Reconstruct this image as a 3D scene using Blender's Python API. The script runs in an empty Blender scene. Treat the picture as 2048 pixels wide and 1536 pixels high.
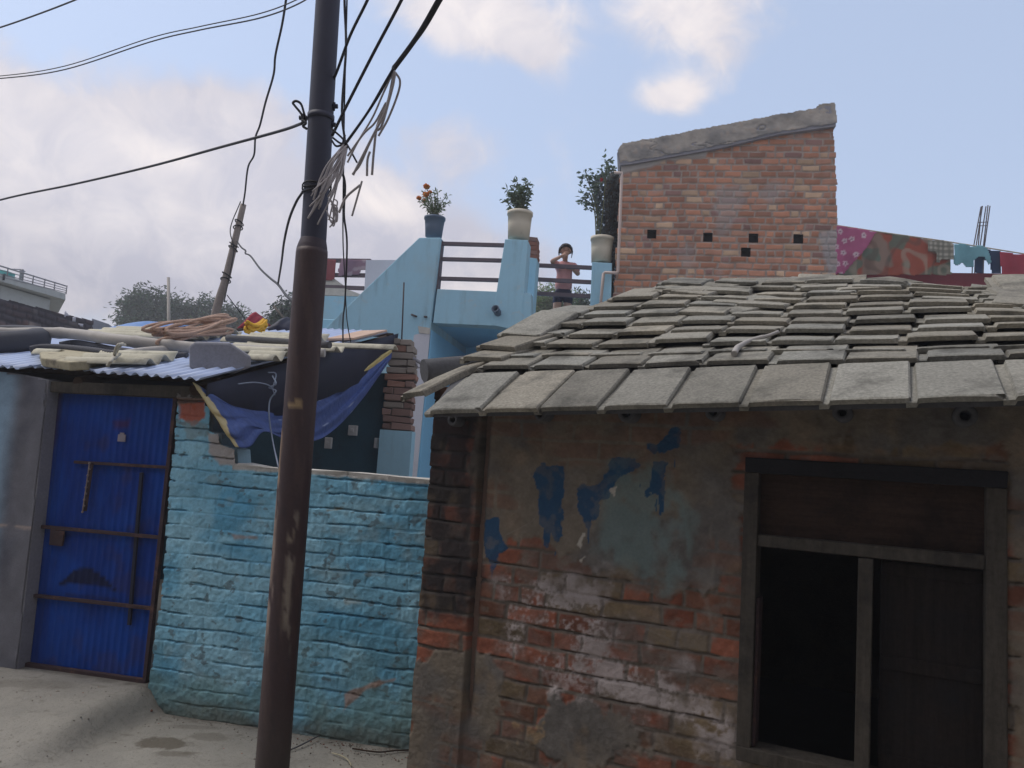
import bpy, bmesh, math, random
import numpy as np
from mathutils import Vector, Matrix
random.seed(7)
rad = math.radians
S = bpy.context.scene
COL = S.collection

# ---------------------------------------------------------------- camera
F = 1538.0; PITCH = rad(5.8); ROLL = rad(3.7); EYE = np.array([0, 0, 1.55])
cam_d = bpy.data.cameras.new('camera'); cam = bpy.data.objects.new('camera', cam_d); COL.objects.link(cam)
cam_d.sensor_width = 36; cam_d.lens = 36 * F / 2048; cam_d.clip_start = .05; cam_d.clip_end = 2000
CM = Matrix.Translation(EYE) @ Matrix.Rotation(math.pi/2 + PITCH, 4, 'X') @ Matrix.Rotation(ROLL, 4, 'Z')
cam.matrix_world = CM
S.camera = cam
S.view_settings.view_transform = 'Standard'; S.view_settings.look = 'None'
S.view_settings.exposure = 0.15; S.view_settings.gamma = 1
RM = np.array(CM.to_3x3())

def ray(px, py): return RM @ np.array([(px-1024)/F, (768-py)/F, -1.0])
def P(px, py, Y):
    d = ray(px, py); return EYE + d*(Y/d[1])
def G(px, py, z=0):
    d = ray(px, py); return EYE + d*((z-1.55)/d[2])
def PL(px, py, o, n):
    d = ray(px, py); return EYE + d*(np.dot(np.array(o)-EYE, n)/np.dot(d, n))
def azel(px, py):
    d = ray(px, py); d = d/np.linalg.norm(d); return math.atan2(d[0], d[1]), math.asin(d[2])

# ---------------------------------------------------------------- world: sky and clouds
SUN_EL, SUN_AZ = rad(58), rad(-78)      # azimuth from +Y towards +X: high, to the camera's left
W = bpy.data.worlds.new('World'); S.world = W; W.use_nodes = True
nt = W.node_tree; N = nt.nodes; L = nt.links; N.clear()
class NB:
    def __init__(s, nt): s.nt = nt
    def new(s, t, **k):
        n = s.nt.nodes.new(t)
        for a, b in k.items(): setattr(n, a, b)
        return n
    def put(s, sock, v):
        if hasattr(v, 'is_output'): s.nt.links.new(v, sock)
        else: sock.default_value = v
    def m(s, op, a, b=0.0, c=0.0, clamp=False):
        n = s.new('ShaderNodeMath', operation=op, use_clamp=clamp)
        s.put(n.inputs[0], a); s.put(n.inputs[1], b)
        if op in ('MULTIPLY_ADD', 'SMOOTH_MIN', 'SMOOTH_MAX'): s.put(n.inputs[2], c)
        return n.outputs[0]
    def mix(s, f, a, b, blend='MIX'):
        n = s.new('ShaderNodeMix', data_type='RGBA', blend_type=blend)
        s.put(n.inputs[0], f); s.put(n.inputs[6], a); s.put(n.inputs[7], b); return n.outputs[2]
    def noise(s, vec, scale, detail=4, rough=.55, dist=0.0):
        n = s.new('ShaderNodeTexNoise'); s.put(n.inputs['Vector'], vec)
        n.inputs['Scale'].default_value = scale; n.inputs['Detail'].default_value = detail
        n.inputs['Roughness'].default_value = rough; n.inputs['Distortion'].default_value = dist
        return n.outputs['Fac']
    def ramp(s, f, lo, hi):
        n = s.new('ShaderNodeMapRange', interpolation_type='SMOOTHSTEP')
        s.put(n.inputs[0], f); n.inputs[1].default_value = lo; n.inputs[2].default_value = hi
        return n.outputs[0]
b = NB(nt)
tc = b.new('ShaderNodeTexCoord'); D = tc.outputs['Generated']
sx = b.new('ShaderNodeSeparateXYZ'); L.new(D, sx.inputs[0])
az = b.m('ARCTAN2', sx.outputs[0], sx.outputs[1]); el = b.m('ARCSINE', sx.outputs[2])
sky = b.new('ShaderNodeTexSky'); sky.sky_type = 'NISHITA'; sky.sun_disc = False
sky.sun_elevation = SUN_EL; sky.sun_rotation = SUN_AZ; sky.air_density = 1.0; sky.dust_density = 2.2; sky.ozone_density = 2.0
n1 = b.noise(D, 5.0, 9, .62, .35); n2 = b.noise(D, 15.0, 8, .62, .5); n3 = b.noise(D, 3.1, 4, .5)
def blob(px, py, rx, ry, w, sharp=1.0):
    a0, e0 = azel(px, py)
    da = b.m('DIVIDE', b.m('SUBTRACT', az, a0), rx/F); de = b.m('DIVIDE', b.m('SUBTRACT', el, e0), ry/F)
    r2 = b.m('ADD', b.m('MULTIPLY', da, da), b.m('MULTIPLY', de, de))
    g = b.m('POWER', 2.718, b.m('MULTIPLY', r2, -1.0*sharp))
    return b.m('MULTIPLY', g, w)
def total(bl):
    t = bl[0]
    for x in bl[1:]: t = b.m('ADD', t, x)
    return t
dens = total([blob(60, 300, 420, 150, 1.15), blob(420, 215, 150, 70, .75), blob(500, 450, 420, 130, .95), blob(0, 560, 700, 110, .9),
              blob(745, 385, 60, 38, 1.0), blob(800, 425, 60, 24, .55), blob(940, 540, 190, 80, .8), blob(850, 280, 260, 80, .5), blob(960, 40, 170, 70, 1.0), blob(1070, 100, 60, 40, .45),
              blob(1370, 20, 150, 80, .66), blob(1350, 190, 76, 34, .86), blob(1450, 120, 60, 40, .3), blob(1250, 480, 500, 120, .22),
              blob(700, -400, 1200, 260, .6)])
hz = b.m('POWER', 2.718, b.m('MULTIPLY', b.m('ABSOLUTE', el), -7.0))
front = b.ramp(sx.outputs[1], -.2, .5)
dens = b.m('ADD', b.m('MULTIPLY', dens, front), b.m('MULTIPLY', b.m('SUBTRACT', 1.0, front), .75))
dn = b.m('ADD', dens, b.m('MULTIPLY', b.m('SUBTRACT', b.m('ADD', b.m('MULTIPLY', n1, .62), b.m('MULTIPLY', n2, .38)), .5), 1.75))
mask = b.ramp(dn, .30, .86)
warm = total([blob(745, 385, 70, 42, 1.0), blob(800, 425, 70, 28, .8), blob(1370, 180, 110, 50, .8), blob(960, 30, 200, 90, .85), blob(1370, 0, 190, 110, .8),
              blob(340, 310, 60, 26, .7), blob(180, 420, 240, 70, .5), blob(150, 260, 260, 80, .3), blob(960, 580, 150, 40, .6), blob(420, 200, 150, 60, .4), blob(120, 190, 160, 60, .35), blob(100, 620, 260, 50, .3)])
lit = b.m('ADD', b.m('MULTIPLY', warm, .8), b.m('MULTIPLY', b.m('SUBTRACT', n2, .5), 1.5), clamp=True)
lowf = b.ramp(el, .10, .34)
base_c = b.mix(lowf, (.385, .375, .45, 1), (.55, .54, .62, 1)); base_d = b.mix(lowf, (.43, .42, .495, 1), (.64, .625, .70, 1))
ccol = b.mix(lit, base_c, (.95, .86, .82, 1))
ccol = b.mix(b.ramp(n3, .35, .7), ccol, b.mix(lit, base_d, (.95, .88, .86, 1)))
bgs = b.new('ShaderNodeBackground'); L.new(b.mix(b.m('MULTIPLY', hz, .7), b.mix(.50, sky.outputs[0], (4.3, 5.0, 6.4, 1)), (3.9, 4.05, 4.75, 1)), bgs.inputs[0]); bgs.inputs[1].default_value = .15
bgc = b.new('ShaderNodeBackground'); L.new(ccol, bgc.inputs[0]); bgc.inputs[1].default_value = 1.0
mx = b.new('ShaderNodeMixShader'); L.new(b.m('MULTIPLY', mask, .93), mx.inputs[0]); L.new(bgs.outputs[0], mx.inputs[1]); L.new(bgc.outputs[0], mx.inputs[2])
out = b.new('ShaderNodeOutputWorld'); L.new(mx.outputs[0], out.inputs[0])

# ---------------------------------------------------------------- sun
sl = bpy.data.lights.new('sun', 'SUN'); sl.energy = 1.6; sl.angle = rad(28); sl.color = (1, .94, .86)
so = bpy.data.objects.new('sun', sl); COL.objects.link(so)
sdir = Vector((math.sin(SUN_AZ)*math.cos(SUN_EL), math.cos(SUN_AZ)*math.cos(SUN_EL), math.sin(SUN_EL)))
so.rotation_euler = sdir.to_track_quat('Z', 'Y').to_euler(); so.location = (0, -6, 12)

# ================================================================ helpers
def V(*a): return np.array(a if len(a) > 1 else a[0], dtype=float)
def norm(v): return v/np.linalg.norm(v)
class MB:
    def __init__(s): s.v = []; s.f = []; s.c = []; s.sm = []
    def add(s, vs, fs, col=None, smooth=False):
        k = len(s.v); s.v += [tuple(x) for x in vs]; s.f += [tuple(i+k for i in f) for f in fs]
        s.sm += [smooth]*len(fs); s.c += [col or (1, 1, 1)]*len(vs)
        return s
    def box(s, c, ax, ay, az_, hx, hy, hz, jit=0, col=None):
        vs = []
        for i in (-1, 1):
            for j in (-1, 1):
                for k in (-1, 1):
                    p = V(c)+V(ax)*hx*i+V(ay)*hy*j+V(az_)*hz*k
                    if jit: p = p+np.array([random.uniform(-jit, jit) for _ in range(3)])
                    vs.append(p)
        return s.add(vs, [(0, 1, 3, 2), (4, 6, 7, 5), (0, 4, 5, 1), (2, 3, 7, 6), (0, 2, 6, 4), (1, 5, 7, 3)], col)
    def abox(s, x0, x1, y0, y1, z0, z1, jit=0, col=None):
        return s.box(((x0+x1)/2, (y0+y1)/2, (z0+z1)/2), (1, 0, 0), (0, 1, 0), (0, 0, 1), (x1-x0)/2, (y1-y0)/2, (z1-z0)/2, jit, col)
    def prism(s, poly, vec, col=None):
        n = len(poly); vs = [V(p) for p in poly]+[V(p)+V(vec) for p in poly]
        fs = [tuple(range(n)), tuple(range(2*n-1, n-1, -1))]+[(i, i+n, (i+1) % n+n, (i+1) % n) for i in range(n)]
        return s.add(vs, fs, col)
    def tube(s, pts, r, sides=8, col=None, caps=True):
        pts = [Vector(p) for p in pts]; n = len(pts)
        rs = list(r) if hasattr(r, '__len__') else [r]*n
        t0 = (pts[1]-pts[0]).normalized(); up = Vector((0, 0, 1)) if abs(t0.z) < .9 else Vector((1, 0, 0))
        x = t0.cross(up).normalized(); vs = []; fs = []
        for i, p in enumerate(pts):
            t = (pts[min(i+1, n-1)]-pts[max(i-1, 0)])
            if t.length < 1e-9: t = t0
            t.normalize(); x = (x-t*x.dot(t)); x.normalize(); y = t.cross(x)
            for k in range(sides):
                a = 2*math.pi*k/sides; vs.append(p+(x*math.cos(a)+y*math.sin(a))*rs[i])
        for i in range(n-1):
            for k in range(sides):
                k2 = (k+1) % sides; fs.append((i*sides+k, i*sides+k2, (i+1)*sides+k2, (i+1)*sides+k))
        s.add(vs, fs, col, True)
        if caps:
            kk = len(s.v)-n*sides
            s.f += [tuple(kk+i for i in range(sides-1, -1, -1)), tuple(kk+(n-1)*sides+i for i in range(sides))]; s.sm += [False, False]
        return s
    def lathe(s, c, prof, sides=28, col=None, ax=None):
        c = V(c); vs = []; fs = []; n = len(prof)
        X, Y, Z = (V(1, 0, 0), V(0, 1, 0), V(0, 0, 1)) if ax is None else ax
        for r, z in prof:
            for k in range(sides):
                a = 2*math.pi*k/sides; vs.append(c+X*r*math.cos(a)+Y*r*math.sin(a)+Z*z)
        for i in range(n-1):
            for k in range(sides):
                k2 = (k+1) % sides; fs.append((i*sides+k, i*sides+k2, (i+1)*sides+k2, (i+1)*sides+k))
        return s.add(vs, fs, col, True)
    def ball(s, c, r, seg=10, col=None, sq=(1, 1, 1)):
        prof = [(max(1e-4, math.sin(math.pi*i/seg))*r, -math.cos(math.pi*i/seg)*r*sq[2]) for i in range(seg+1)]
        return s.lathe(c, prof, seg*2, col)
    def leaf(s, p, d, w, l, col=None):
        d = Vector(d).normalized(); q = Vector((random.gauss(0, 1), random.gauss(0, 1), random.gauss(0, 1)))
        sd = d.cross(q).normalized(); up = d.cross(sd); p = Vector(p)
        vs = [p, p+d*l*.5+sd*w*.5+up*l*.1, p+d*l, p+d*l*.5-sd*w*.5+up*l*.1]
        return s.add(vs, [(0, 1, 2), (0, 2, 3)], col)
def spline(pts, n=8):
    pts = [V(p) for p in pts]; out = []
    if len(pts) == 2:
        return [pts[0]+(pts[1]-pts[0])*t for t in np.linspace(0, 1, n+1)]
    q = [2*pts[0]-pts[1]]+pts+[2*pts[-1]-pts[-2]]
    for i in range(1, len(q)-2):
        for k in range(n):
            t = k/n; out.append(.5*((2*q[i])+(-q[i-1]+q[i+1])*t+(2*q[i-1]-5*q[i]+4*q[i+1]-q[i+2])*t*t+(-q[i-1]+3*q[i]-3*q[i+1]+q[i+2])*t**3))
    out.append(pts[-1]); return out
def wloc(o):
    v = Vector((0, 0, 0))
    while o: v = v+o.location; o = o.parent
    return v
def link_mesh(name, me, mat, parent=None, base=None):
    o = bpy.data.objects.new(name, me); COL.objects.link(o)
    if mat: me.materials.append(mat)
    if parent is not None:
        o.parent = parent; off = wloc(parent)
    else:
        off = Vector((0, 0, 0))
        if len(me.vertices):
            co = np.empty(len(me.vertices)*3); me.vertices.foreach_get('co', co); co = co.reshape(-1, 3)
            off = Vector(((co[:, 0].min()+co[:, 0].max())/2, (co[:, 1].min()+co[:, 1].max())/2, co[:, 2].min()))
        if base is not None: off = Vector(base)
        o.location = off
    me.transform(Matrix.Translation(-off)); return o
def obj(name, mb, mat, parent=None, bevel=0, smooth=None, base=None):
    me = bpy.data.meshes.new(name); me.from_pydata(mb.v, [], mb.f)
    if len(mb.sm) == len(me.polygons):
        me.polygons.foreach_set('use_smooth', mb.sm if smooth is None else [smooth]*len(mb.sm))
    at = me.color_attributes.new('Col', 'FLOAT_COLOR', 'POINT')
    at.data.foreach_set('color', np.array([(c[0], c[1], c[2], 1) for c in mb.c], dtype=np.float32).ravel())
    bm = bmesh.new(); bm.from_mesh(me); bmesh.ops.recalc_face_normals(bm, faces=bm.faces); bm.to_mesh(me); bm.free()
    o = link_mesh(name, me, mat, parent, base)
    if bevel:
        m = o.modifiers.new('bevel', 'BEVEL'); m.width = bevel; m.segments = 2; m.limit_method = 'ANGLE'; m.angle_limit = rad(40)
    return o
def field(name, O, u, v, n, us, vs, H, C, keep, mat, parent=None, smooth=True):
    nu, nv = len(us), len(vs)
    UU, VV = np.meshgrid(us, vs); pts = V(O)+UU[..., None]*V(u)+VV[..., None]*V(v)+H[..., None]*V(n)
    idx = np.arange(nu*nv).reshape(nv, nu)
    k = keep[:-1, :-1] & keep[1:, :-1] & keep[:-1, 1:] & keep[1:, 1:]
    q = np.stack([idx[:-1, :-1][k], idx[:-1, 1:][k], idx[1:, 1:][k], idx[1:, :-1][k]], 1)
    used = np.unique(q); mp = np.full(nu*nv, -1); mp[used] = np.arange(len(used)); q = mp[q]
    me = bpy.data.meshes.new(name); me.vertices.add(len(used)); me.vertices.foreach_set('co', pts.reshape(-1, 3)[used].ravel())
    me.loops.add(q.size); me.loops.foreach_set('vertex_index', q.ravel().astype(np.int32))
    me.polygons.add(len(q)); me.polygons.foreach_set('loop_start', np.arange(0, q.size, 4, dtype=np.int32))
    me.update(calc_edges=True); me.validate()
    me.polygons.foreach_set('use_smooth', [smooth]*len(me.polygons))
    at = me.color_attributes.new('Col', 'FLOAT_COLOR', 'POINT')
    cc = np.ones((len(used), 4), np.float32); cc[:, :3] = np.clip(C.reshape(-1, 3)[used], 0, 1); at.data.foreach_set('color', cc.ravel())
    return link_mesh(name, me, mat, parent)
def empty(name, loc):
    o = bpy.data.objects.new(name, None); COL.objects.link(o); o.location = Vector(loc); o.empty_display_size = .1; return o
def tag(o, label, cat, group=None):
    o['label'] = label; o['category'] = cat
    if group: o['group'] = group
    return o
def thing(name, loc, label, cat, group=None): return tag(empty(name, loc), label, cat, group)

# numpy noise
def h2(ix, iy, seed=0):
    x = (ix.astype(np.int64)*374761393+iy.astype(np.int64)*668265263+seed*1442695041) & 0xffffffff
    x = ((x ^ (x >> 13))*1274126177) & 0xffffffff
    x = ((x ^ (x >> 16))*2246822519) & 0xffffffff
    return ((x ^ (x >> 15)) & 0xffffff)/float(0xffffff)
def vn(x, y, seed=0):
    ix, iy = np.floor(x), np.floor(y); fx, fy = x-ix, y-iy; fx = fx*fx*(3-2*fx); fy = fy*fy*(3-2*fy)
    return (h2(ix, iy, seed)*(1-fx)+h2(ix+1, iy, seed)*fx)*(1-fy)+(h2(ix, iy+1, seed)*(1-fx)+h2(ix+1, iy+1, seed)*fx)*fy
def fbm(x, y, seed=0, o=4):
    t = 0; a = .5; s = 0
    for i in range(o): t = t+a*vn(x*2**i+17.3*i, y*2**i-9.1*i, seed+i); s += a; a *= .5
    return t/s
def ss(a, b_, x):
    t = np.clip((x-a)/(b_-a), 0, 1); return t*t*(3-2*t)
def lerp(A, B, t): return A*(1-t[..., None])+np.array(B)*t[..., None]
def polysd(x, y, poly):
    """signed distance to a polygon, positive inside"""
    d = np.full(x.shape, 1e9); ins = np.zeros(x.shape, bool); n = len(poly)
    for i in range(n):
        x0, y0 = poly[i]; x1, y1 = poly[(i+1) % n]; ex, ey = x1-x0, y1-y0
        t = np.clip(((x-x0)*ex+(y-y0)*ey)/(ex*ex+ey*ey+1e-12), 0, 1); d = np.minimum(d, (x-x0-t*ex)**2+(y-y0-t*ey)**2)
        c = ((y0 > y) != (y1 > y)) & (x < (x1-x0)*(y-y0)/(y1-y0+1e-12)+x0); ins ^= c
    d = np.sqrt(d); return np.where(ins, d, -d)
def bricks(U, Vv, Ls=.235, Hs=.083, seed=0, wob=.006, j=.005, edge=.008, split=.3):
    V2 = Vv+wob*2*(fbm(U*2.3, Vv*2.0, seed+31, 3)-.5)+wob*(fbm(U*9, Vv*9, seed+35, 2)-.5); row = np.floor(V2/Hs); fv = V2/Hs-row
    U2 = U+(h2(row, row*0, seed+3)*.35+.5*(row % 2))*Ls+wob*(fbm(U*11, Vv*11, seed+37, 2)-.5)*2; col = np.floor(U2/Ls); fu = U2/Ls-col
    sp = h2(row, col, seed+5) < split
    c2 = col*2+np.where(sp, fu > .5, 0); fu2 = np.where(sp, (fu*2) % 1, fu); bl = np.where(sp, Ls/2, Ls)
    du = np.minimum(fu2, 1-fu2)*bl; dv = np.minimum(fv, 1-fv)*Hs
    jj = j*(.5+1.0*fbm(U*14, Vv*14, seed+41, 3))
    d = np.minimum(du, dv)-jj
    rr = [h2(row, c2, seed+60+i) for i in range(4)]
    return ss(0, edge, d), rr, fu2, fv, du, dv

# ---------------------------------------------------------------- materials
MATS = {}
def material(name, col=(.5, .5, .5), rough=.9, attr=False, metal=0, var=.25, vs=6.0, fine=.12, fs=60.0, bump=.25, bs=90.0, bd=.004, spec=.3, stain=None, ss_=2.0, st=(.5, .7), trans=0, grain=None, streak=None):
    m = bpy.data.materials.new(name); m.use_nodes = True; t = m.node_tree; t.nodes.clear(); q = NB(t)
    tc = q.new('ShaderNodeTexCoord'); o_ = tc.outputs['Object']
    if attr:
        a = q.new('ShaderNodeAttribute', attribute_name='Col'); c = a.outputs['Color']
    else: c = (*col, 1)
    gv = o_
    if grain:
        mp = q.new('ShaderNodeMapping'); mp.inputs['Scale'].default_value = grain; t.links.new(o_, mp.inputs[0]); gv = mp.outputs[0]
    nv = q.noise(gv, vs, 5, .6); nf = q.noise(o_, fs, 3, .6)
    k = q.m('ADD', q.m('MULTIPLY', q.m('SUBTRACT', nv, .5), var*2), q.m('MULTIPLY', q.m('SUBTRACT', nf, .5), fine*2)); k = q.m('ADD', k, 1.0)
    cc = q.new('ShaderNodeCombineXYZ'); [t.links.new(k, cc.inputs[i]) for i in range(3)]
    c = q.mix(1.0, c, cc.outputs[0], 'MULTIPLY')
    if stain:
        c = q.mix(q.m('MULTIPLY', q.ramp(q.noise(o_, ss_, 6, .65), *st), .85), c, (*stain, 1))
    if streak:
        mp = q.new('ShaderNodeMapping'); mp.inputs['Scale'].default_value = (7, 7, .55); t.links.new(o_, mp.inputs[0])
        k2 = q.m('MULTIPLY', q.ramp(q.noise(mp.outputs[0], 1.0, 6, .68), .47, .72), q.ramp(q.noise(o_, 1.1, 4, .6), .36, .62))
        c = q.mix(q.m('MULTIPLY', k2, .7), c, (*streak, 1))
        k3 = q.ramp(q.noise(o_, 4.5, 7, .7, .6), .60, .66); c = q.mix(q.m('MULTIPLY', k3, .45), c, (.42, .50, .53, 1))
    p = q.new('ShaderNodeBsdfPrincipled'); q.put(p.inputs['Base Color'], c); p.inputs['Roughness'].default_value = rough
    p.inputs['Metallic'].default_value = metal; p.inputs['Specular IOR Level'].default_value = spec
    if bump:
        bn = q.new('ShaderNodeBump'); bn.inputs['Strength'].default_value = bump; bn.inputs['Distance'].default_value = bd
        t.links.new(q.noise(gv if grain else o_, bs, 4, .6), bn.inputs['Height']); t.links.new(bn.outputs[0], p.inputs['Normal'])
    o2 = q.new('ShaderNodeOutputMaterial')
    if trans:
        tr = q.new('ShaderNodeBsdfTranslucent'); q.put(tr.inputs[0], c); mx_ = q.new('ShaderNodeMixShader'); mx_.inputs[0].default_value = trans
        t.links.new(p.outputs[0], mx_.inputs[1]); t.links.new(tr.outputs[0], mx_.inputs[2]); t.links.new(mx_.outputs[0], o2.inputs[0])
    else: t.links.new(p.outputs[0], o2.inputs[0])
    return m
M = {}
M['wall'] = material('wall_surface', attr=True, var=.14, vs=5, fine=.16, fs=90, bump=.5, bs=140, bd=.004, rough=.95, spec=.15)
M['attr'] = material('painted', attr=True, var=.15, vs=8, fine=.08, bump=.2, rough=.85)
M['bluewall'] = material('blue_limewash', (.33, .56, .68), var=.13, vs=1.3, fine=.05, fs=25, bump=.15, bs=40, rough=.9, stain=(.36, .49, .54), ss_=.9, st=(.48, .75), spec=.12, streak=(.19, .27, .31))
M['deepblue'] = material('deep_blue_paint', (.24, .54, .78), var=.1, vs=2, rough=.85)
M['whitewash'] = material('whitewash', (.56, .57, .62), var=.15, vs=3, fine=.08, rough=.95, stain=(.40, .33, .28), ss_=3, st=(.55, .75))
M['tile'] = material('concrete_tile', attr=True, var=.16, vs=7, fine=.62, fs=80, bump=.7, bs=110, bd=.006, rough=.95, spec=.15, stain=(.085, .082, .07), ss_=4.2, st=(.46, .74))
M['wood'] = material('weathered_wood', (.078, .068, .056), var=.55, vs=3.0, fine=.35, fs=55, bump=.6, bs=9, rough=.9, spec=.12, grain=(14, 14, 1.6), stain=(.035, .032, .03), ss_=5, st=(.52, .72))
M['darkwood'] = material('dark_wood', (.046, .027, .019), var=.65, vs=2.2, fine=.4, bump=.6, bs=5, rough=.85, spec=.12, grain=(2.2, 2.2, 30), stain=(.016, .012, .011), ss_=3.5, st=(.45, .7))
M['shutterwood'] = material('sooty_shutter_wood', (.022, .017, .015), var=.6, vs=2.2, fine=.4, bump=.6, bs=6, rough=.85, spec=.1, grain=(26, 26, 1.2), stain=(.016, .016, .018), ss_=2.2, st=(.42, .66))
M['topwood'] = material('navy_tinted_wood', (.021, .020, .023), var=.35, vs=7, fine=.3, bump=.4, rough=.8, spec=.15)
M['postwood'] = material('grey_post_wood', (.26, .225, .20), var=.3, vs=9, fine=.25, bump=.4)
M['oldwood'] = material('grey_beam', (.10, .10, .105), var=.3, vs=9, fine=.3, bump=.4)
M['black'] = material('shade_black', (.018, .017, .018), var=.3, bump=0)  # near-black colour stands in for shade inside holes and the room
M['gi'] = material('corrugated_iron', (.42, .50, .68), var=.16, vs=3, fine=.05, bump=.05, rough=.55, spec=.5, stain=(.52, .50, .50), ss_=3.2, st=(.58, .8))
M['cement'] = material('cement_sheet', (.50, .475, .375), var=.25, vs=5, fine=.14, fs=40, bump=.3, rough=.95, spec=.1, stain=(.22, .20, .16), ss_=6, st=(.52, .75))
M['concrete'] = material('concrete', (.26, .26, .285), var=.2, vs=7, fine=.22, fs=60, bump=.5, bs=70, bd=.006, rough=.95, spec=.1)
M['stone'] = material('stone_slab', (.40, .36, .25), var=.25, vs=8, fine=.2, bump=.6, bs=40, bd=.01, rough=.95, stain=(.13, .11, .09), ss_=9, st=(.5, .7))
M['bamboo'] = material('bamboo', (.40, .375, .34), var=.25, vs=6, fine=.12, bump=.15, rough=.7)
M['rope'] = material('tan_rope', (.43, .29, .215), var=.25, vs=30, bump=.6, bs=200, rough=.95)
M['yellow'] = material('yellow_rope', (.68, .38, .03), var=.25, vs=20, bump=.3, rough=.7)
M['twine'] = material('pale_twine', (.45, .42, .34), var=.3, vs=20, bump=.3)
M['rubber'] = material('black_rubber', (.05, .052, .064), var=.25, vs=9, bump=.3, rough=.75)
M['cable'] = material('black_cable', (.022, .022, .027), var=.2, bump=0, rough=.6)
M['strand'] = material('frayed_strand', (.40, .37, .37), var=.4, vs=8, bump=0, rough=.7)
M['rod'] = material('rusty_rod', (.07, .06, .065), var=.3, bump=.2)
M['rust'] = material('rusty_iron', (.055, .032, .034), var=.4, vs=9, fine=.3, bump=.4, rough=.8, stain=(.14, .07, .05), ss_=12)
M['rail'] = material('grey_brown_rail', (.13, .105, .12), var=.2, vs=5, bump=.2)
M['pole'] = material('brown_pole_paint', (.055, .04, .05), var=.22, vs=5, fine=.15, fs=40, bump=.25, bs=50, rough=.62, spec=.35, stain=(.05, .033, .035), ss_=3)
M['polegrey'] = material('sky_tinted_pole_paint', (.041, .042, .066), var=.15, vs=5, bump=.1, rough=.6, spec=.35)  # bluish grey stands in for sky reflected on the upper pole
M['polechip'] = material('bare_chipped_paint', (.33, .27, .20), var=.35, vs=14, fine=.4, bump=.4)
M['tarp'] = material('blue_tarpaulin', attr=True, var=.22, vs=7, fine=.2, fs=30, bump=.5, bs=14, bd=.02, rough=.55, spec=.4)
M['navy'] = material('navy_plastic', (.013, .015, .034), var=.3, vs=5, bump=.2, rough=.6)
M['pipe'] = material('cream_pvc', (.55, .45, .40), var=.1, bump=0, rough=.5)
M['potblue'] = material('blue_grey_plastic', (.10, .14, .20), var=.1, bump=0, rough=.55)
M['potcream'] = material('cream_plastic', (.58, .53, .42), var=.08, fine=.05, bump=0, rough=.6, stain=(.34, .28, .20), ss_=5, st=(.6, .75))
M['soil'] = material('potting_soil', (.05, .04, .03))
M['leaf'] = material('leaf_green', attr=True, var=.3, vs=4, bump=0, rough=.6, trans=.42)
M['stem'] = material('green_stem', (.12, .13, .07), bump=0)
M['bark'] = material('tree_bark', (.10, .085, .07), bump=.5)
M['petal'] = material('orange_petal', (.68, .25, .05), var=.3, vs=30, bump=0, trans=.2)
M['redpetal'] = material('red_petal', (.45, .03, .04), var=.3, bump=0)
M['cloth'] = material('cloth', attr=True, var=.1, vs=10, fine=.06, fs=120, bump=.2, bs=200, rough=.95, spec=.1, trans=.22)
M['skin'] = material('skin', (.46, .28, .21), var=.08, bump=0, rough=.6)
M['hair'] = material('dark_hair', (.035, .03, .032), bump=.3)
M['shirt'] = material('pink_shirt', (.62, .31, .30), var=.15, vs=14, bump=.3, bs=40, rough=.95)
M['shorts'] = material('navy_shorts', (.035, .04, .07), var=.1, bump=.2)
M['eye'] = material('dark_eye', (.02, .015, .015), var=0, bump=0, rough=.3)
M['lip'] = material('lip', (.27, .10, .09), var=0, bump=0)
M['white'] = material('white_plastic', (.7, .7, .7), var=.08, bump=0)
M['offwhite'] = material('pale_grey_render', (.42, .44, .43), var=.12, vs=2, bump=.15, stain=(.30, .31, .31), ss_=2)
M['teal'] = material('teal_plastic', (.10, .42, .40), var=.15, bump=0, rough=.5)
M['redwall'] = material('red_paint', (.22, .04, .055), var=.15, bump=.2)
M['bluesheet'] = material('blue_plastic_sheet', (.10, .22, .48), var=.2, vs=9, bump=.3, rough=.5)
M['pinkply'] = material('pinkish_plank', (.52, .37, .28), var=.25, vs=9, bump=.2)

# ================================================================ GROUND (one sheet to the horizon)
def ground():
    xs = np.unique(np.concatenate([np.linspace(-300, -8, 14), np.arange(-8, 4, .05), np.linspace(4, 300, 14)]))
    ys = np.unique(np.concatenate([np.linspace(-60, 1.5, 10), np.arange(1.5, 6, .05), np.linspace(6, 600, 22)]))
    X, Y = np.meshgrid(xs, ys)
    near = ss(9, 6, np.abs(X))*ss(8, 6, Y)*ss(-2, 1.5, Y)
    H = near*(.14*ss(-1.84, -2.0, X-.25*(Y-4.55))*ss(3.45, 4.35, Y+.2*(X+2.2))+.012*(fbm(X*2, Y*2, 5)-.5))
    C = np.zeros(X.shape+(3,)); C[:] = (.30, .285, .25)
    return field('ground', (0, 0, 0), (1, 0, 0), (0, 1, 0), (0, 0, 1), xs, ys, H, C, np.ones(X.shape, bool), None)
gm = bpy.data.materials.new('concrete_lane'); gm.use_nodes = True; t_ = gm.node_tree; t_.nodes.clear(); q = NB(t_)
pos = q.new('ShaderNodeNewGeometry').outputs['Position']
c = q.mix(q.ramp(q.noise(pos, 2.2, 6, .65), .35, .7), (.285, .27, .235, 1), (.225, .215, .19, 1))
c = q.mix(q.m('MULTIPLY', q.ramp(q.noise(pos, 26, 5, .7), .52, .72), .35), c, (.12, .11, .095, 1))
mp_ = q.new('ShaderNodeMapping'); mp_.inputs['Scale'].default_value = (7, 12, 1); t_.links.new(pos, mp_.inputs[0])
c = q.mix(q.m('MULTIPLY', q.ramp(q.noise(mp_.outputs[0], 1.0, 3, .6), .60, .72), .5), c, (.12, .105, .08, 1))
sp_ = q.new('ShaderNodeSeparateXYZ'); t_.links.new(pos, sp_.inputs[0])
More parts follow.
